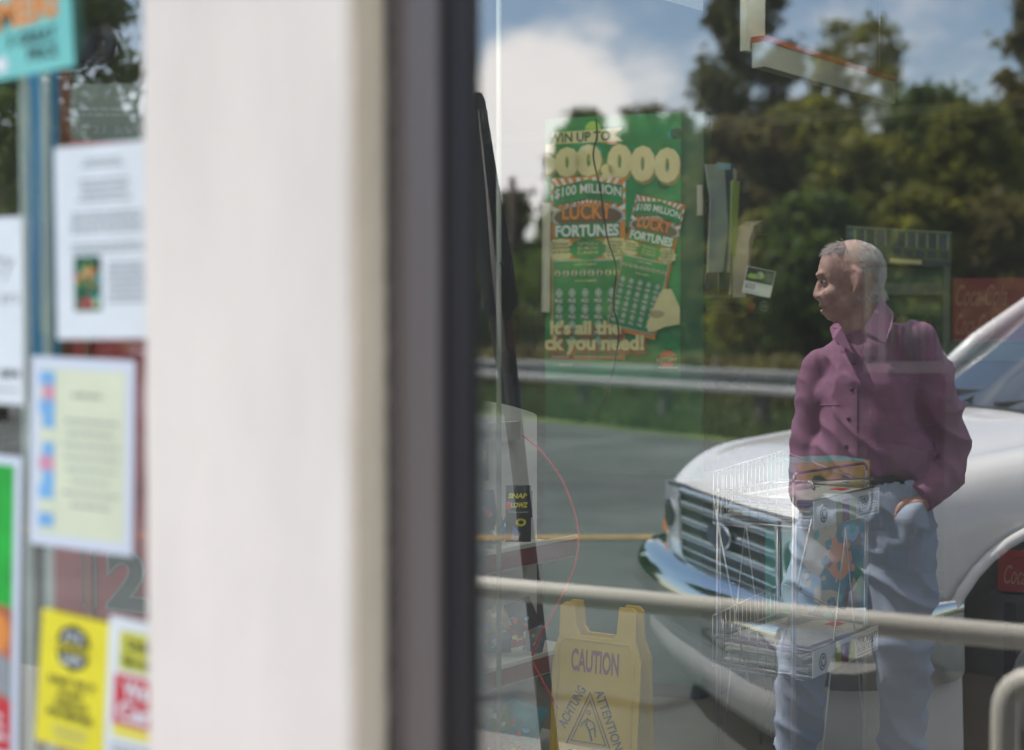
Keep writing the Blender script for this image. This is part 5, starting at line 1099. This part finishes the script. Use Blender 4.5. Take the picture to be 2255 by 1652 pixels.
s = psheet(60, 150, 101, 800, .16, mat('post_blue', (.01, .24, .55), .5, var=.1, scale=3), th=.03); s.shape([(.1, .95), (.3, .95), (.9, .1), (.6, .1)], mat('post_blue_pale', (.22, .36, .52), .5), 1); tag(s.build('blue_banner_stand'), 'narrow blue vertical banner stand between the left notices', 'banner stand')
s = psheet(103, 150, 130, 900, .22, mat('wood_red', (.22, .035, .02), .5, var=.25, scale=4), th=.03); tag(s.build('red_wood_strip'), 'reddish brown upright strip right of the blue stand', 'wood strip')
yG = -.0105
s = psheet(-70, -96, 163, 178, yG, mat('sign_aqua', (.16, .55, .50), .4, col2=(.30, .70, .66), scale=3), tilt=R(3.5))
s.text('GRAMERI', -.27, .38, .90, .66, mat('letter_edge', (.85, .72, .5), .5), 2, .07, .1, rot=R(3)); s.text('GRAMERI', -.26, .39, .89, .65, ORANGE, 3, .04, .1, rot=R(3))
s.text('GREAT', .50, .24, .86, .35, BLACK, 1, .03); s.text('PRICE', .58, .10, .86, .21, BLACK, 1, .03); s.text('$', .40, .24, .45, .35, BLACK, 1, .015); s.disc(.33, .12, .06, WHITE, 1)
tag(s.build('price_sign'), 'aqua sign reading GREAT PRICE with orange letters, upper left corner', 'sign')
s = psheet(124, 318, 330, 748, yG+.004, WHITE, tilt=R(.5)); s.lines(.3, .88, .75, .93, 2, GREY, 1, .5); s.lines(.22, .70, .86, .83, 4, GREY, 1, .45); s.lines(.17, .54, .96, .66, 4, GREY, 1, .5, .08); s.lines(.17, .44, .96, .50, 2, GREY, 1, .5, .08)
s.shape([(.20, .145), (.49, .145), (.49, .43), (.20, .43)], DGREEN, 1)
rnd = random.Random(4)
for k in range(22): s.disc(.22+.25*rnd.random(), .165+.24*rnd.random(), rnd.uniform(.015, .045), [TEAL, ORANGE, CREAM, LIME, RED, BLACK][k % 6], 2, 7, 1, .2)
s.lines(.55, .18, .96, .40, 7, GREY, 1, .5, .1); tag(s.build('notice_letter'), 'white typed letter with small colour photo taped above the pale list', 'notice', 'notices on the left window')
s = psheet(64, 785, 289, 1206, yG+.006, mat('paper_cool', (.70, .73, .82), .6), tilt=R(-1.6)); s.shape([(.09, .06), (.92, .06), (.92, .94), (.09, .94)], PALEY, 1)
for k in range(11): s.shape([(.09+.03*(k % 2), .10+.075*k), (.24, .10+.075*k), (.24, .175+.075*k), (.09+.03*(k % 2), .175+.075*k)], [LBLUE, YEL, LBLUE, LBLUE, PINK][k % 5] if k % 5 != 1 else PALEY, 2)
s.text('Library', .42, .79, .70, .82, BLACK, 2, .01); s.lines(.32, .20, .88, .70, 8, GREY, 2, .22, .35); tag(s.build('notice_list'), 'pale yellow notice with blue checkered margin, below the typed letter', 'notice', 'notices on the left window')
s = psheet(-180, 482, 51, 888, yG+.002, WHITE); s.text('try', .72, .66, .93, .80, GREY, 1, 0, .3); s.text('ers', .80, .54, .97, .59, GREY, 1, 0, .2); s.text('884', .78, .14, .97, .19, BLACK, 1, .02); s.lines(.6, .07, .97, .09, 1, GREY, 1, .6); tag(s.build('notice_handwritten'), 'white handwritten notice cut off by the left edge', 'notice', 'notices on the left window')
s = psheet(-170, 990, 34, 1650, yG+.008, mat('paper_cool', (.70, .73, .82), .6), tilt=R(-2)); s.shape([(.05, .03), (.93, .03), (.93, .97), (.05, .97)], mat('mag_green', (.01, .42, .04), .5, var=.3, scale=12), 1); s.shape([(.05, .03), (.93, .03), (.93, .5), (.4, .55), (.05, .5)], mat('mag_face', (.5, .14, .08), .5, var=.3, scale=20), 2); s.shape([(.05, .03), (.93, .03), (.93, .2), (.05, .2)], RED, 3); s.shape([(.4, .3), (.93, .2), (.93, .33), (.5, .4)], GREY, 3); s.lines(.5, .06, .9, .16, 3, WHITE, 4)
s.disc(.8, .42, .12, ORANGE, 3, 9, 1.3); tag(s.build('magazine_cover'), 'green and red magazine page hung at the lower left edge', 'magazine page')
s = psheet(76, 1344, 225, 1640, yG+.004, YEL, tilt=R(-5)); s.disc(.49, .755, .265, BLACK, 1, 8, 1.0)
s.text("IT'S", .36, .80, .62, .87, WHITE, 2, .03); s.shape([(.22, .715), (.76, .715), (.76, .785), (.22, .785)], YEL, 2); s.text('AGAINST', .26, .72, .72, .78, BLACK, 3, .02); s.text('LAW', .34, .63, .64, .70, WHITE, 2, .03)
for t, v, a, b in (("DON'T TRY IT", .46, .16, .84), ('TO BUY', .375, .3, .68), ('TOBACCO', .295, .25, .75), ('FOR MINORS.', .215, .16, .84)): s.text(t, a, v, b, v+.06, BLACK, 1, .055)
s.lines(.22, .05, .8, .16, 4, GREY, 1, .3); tag(s.build('tobacco_sign'), 'bright yellow tobacco warning sign with dark octagon, lower left window', 'sign')
s = psheet(226, 1362, 400, 1700, yG+.002, WHITE, tilt=R(-4)); s.shape([(.14, .66), (.9, .66), (.9, .92), (.14, .92)], mat('sign_olive_yellow', (.62, .60, .06), .5), 1); s.text('Under', .24, .80, .6, .88, BLACK, 2, .03); s.text('No tobacco', .2, .69, .85, .77, BLACK, 2, .03)
s.shape([(.10, .30), (.9, .30), (.9, .63), (.10, .63)], RED, 1); s.text('We', .22, .48, .52, .60, WHITE, 2, .04); s.text('Card', .16, .33, .72, .46, WHITE, 2, .04); s.shape([(.1, .22), (.9, .22), (.9, .29), (.1, .29)], YEL, 1); s.lines(.05, .05, .8, .18, 3, GREY, 1)
tag(s.build('we_card_sign'), 'white and red We Card sign half hidden behind the column', 'sign')
s = psheet(160, 60, 250, 146, -.004, BLACK)
for f_ in list(s.bm.faces): s.bm.faces.remove(f_)
for v_ in list(s.bm.verts): s.bm.verts.remove(v_)
s.tube([s.pt(s.w*u, s.h*v, 0) for u, v in [(.05, .05), (.15, .0), (.3, .4), (.5, .95), (.45, .5), (.4, .1), (.6, .05), (.85, .25), (.95, .6), (.8, .9), (.6, .8), (.45, .55)]], [.001, .003, .004, .003, .004, .004, .004, .006, .006, .004, .003, .001], BLACK, 6)
tag(s.build('script_lettering'), 'black script letter painted on the left window near the top', 'lettering')
# dim shelving deep inside, seen faintly
gd = mat('gondola_grey', (.055, .05, .045), .6); pk = [mat('pack_'+str(i), c, .5) for i, c in enumerate([(.12, .03, .02), (.10, .09, .03), (.03, .05, .09), (.05, .09, .03), (.12, .12, .11), (.07, .05, .09)])]
for gi, (gx, gy, lb) in enumerate(((-6.4, 5.3, 'dim grocery shelving far inside on the left'), (-4.2, 6.4, 'dim grocery shelving against the rear wall'), (-1.0, 6.6, 'dim grocery shelving behind the drinks cooler'))):
    g_ = empty('grocery_shelving', (gx, gy, 0)); tag(g_, lb, 'shelving', 'grocery shelving')
    mb = MB(); mb.box((0, .2, .8), (1.9, .05, 1.6), gd)
    for z in (.15, .55, .95, 1.35): mb.box((0, 0, z), (1.9, .36, .03), gd)
    mb.build('rack', g_); rnd = random.Random(gi)
    mb = MB()
    for z in (.17, .57, .97, 1.37):
        x = -.92
        while x < .85: w_ = rnd.uniform(.06, .14); h_ = rnd.uniform(.14, .3); mb.box((x+w_/2, -.05, z+h_/2), (w_*.92, .2, h_), rnd.choice(pk)); x += w_
    o = mb.build('packages', g_); o['kind'] = 'stuff'

# unseen light panels added under the ceiling to brighten the shop interior
lm = bpy.data.materials.new('added_panel_glow'); lm.use_nodes = True; b = lm.node_tree.nodes['Principled BSDF']; b.inputs['Emission Color'].default_value = (1, .95, .86, 1); b.inputs['Emission Strength'].default_value = ADDED_LIGHT
for x, y in ((-3.0, .5), (-1.7, .5), (-3.6, 1.3), (-1.8, 1.4), (-.2, 1.3), (-1.8, 3.2), (-.2, 3.2)):
    g_ = empty('added_light_panel', (x, y, 2.92)); tag(g_, 'rectangular glowing panel added out of view to brighten the shop interior', 'added light panel', 'added shop light panels')
    mb = MB(); mb.box((0, 0, -.045), (1.24, .34, .05), SW, bev=.004); mb.build('housing', g_); mb = MB(); mb.box((0, 0, -.074), (1.18, .28, .006), lm); mb.build('diffuser', g_)
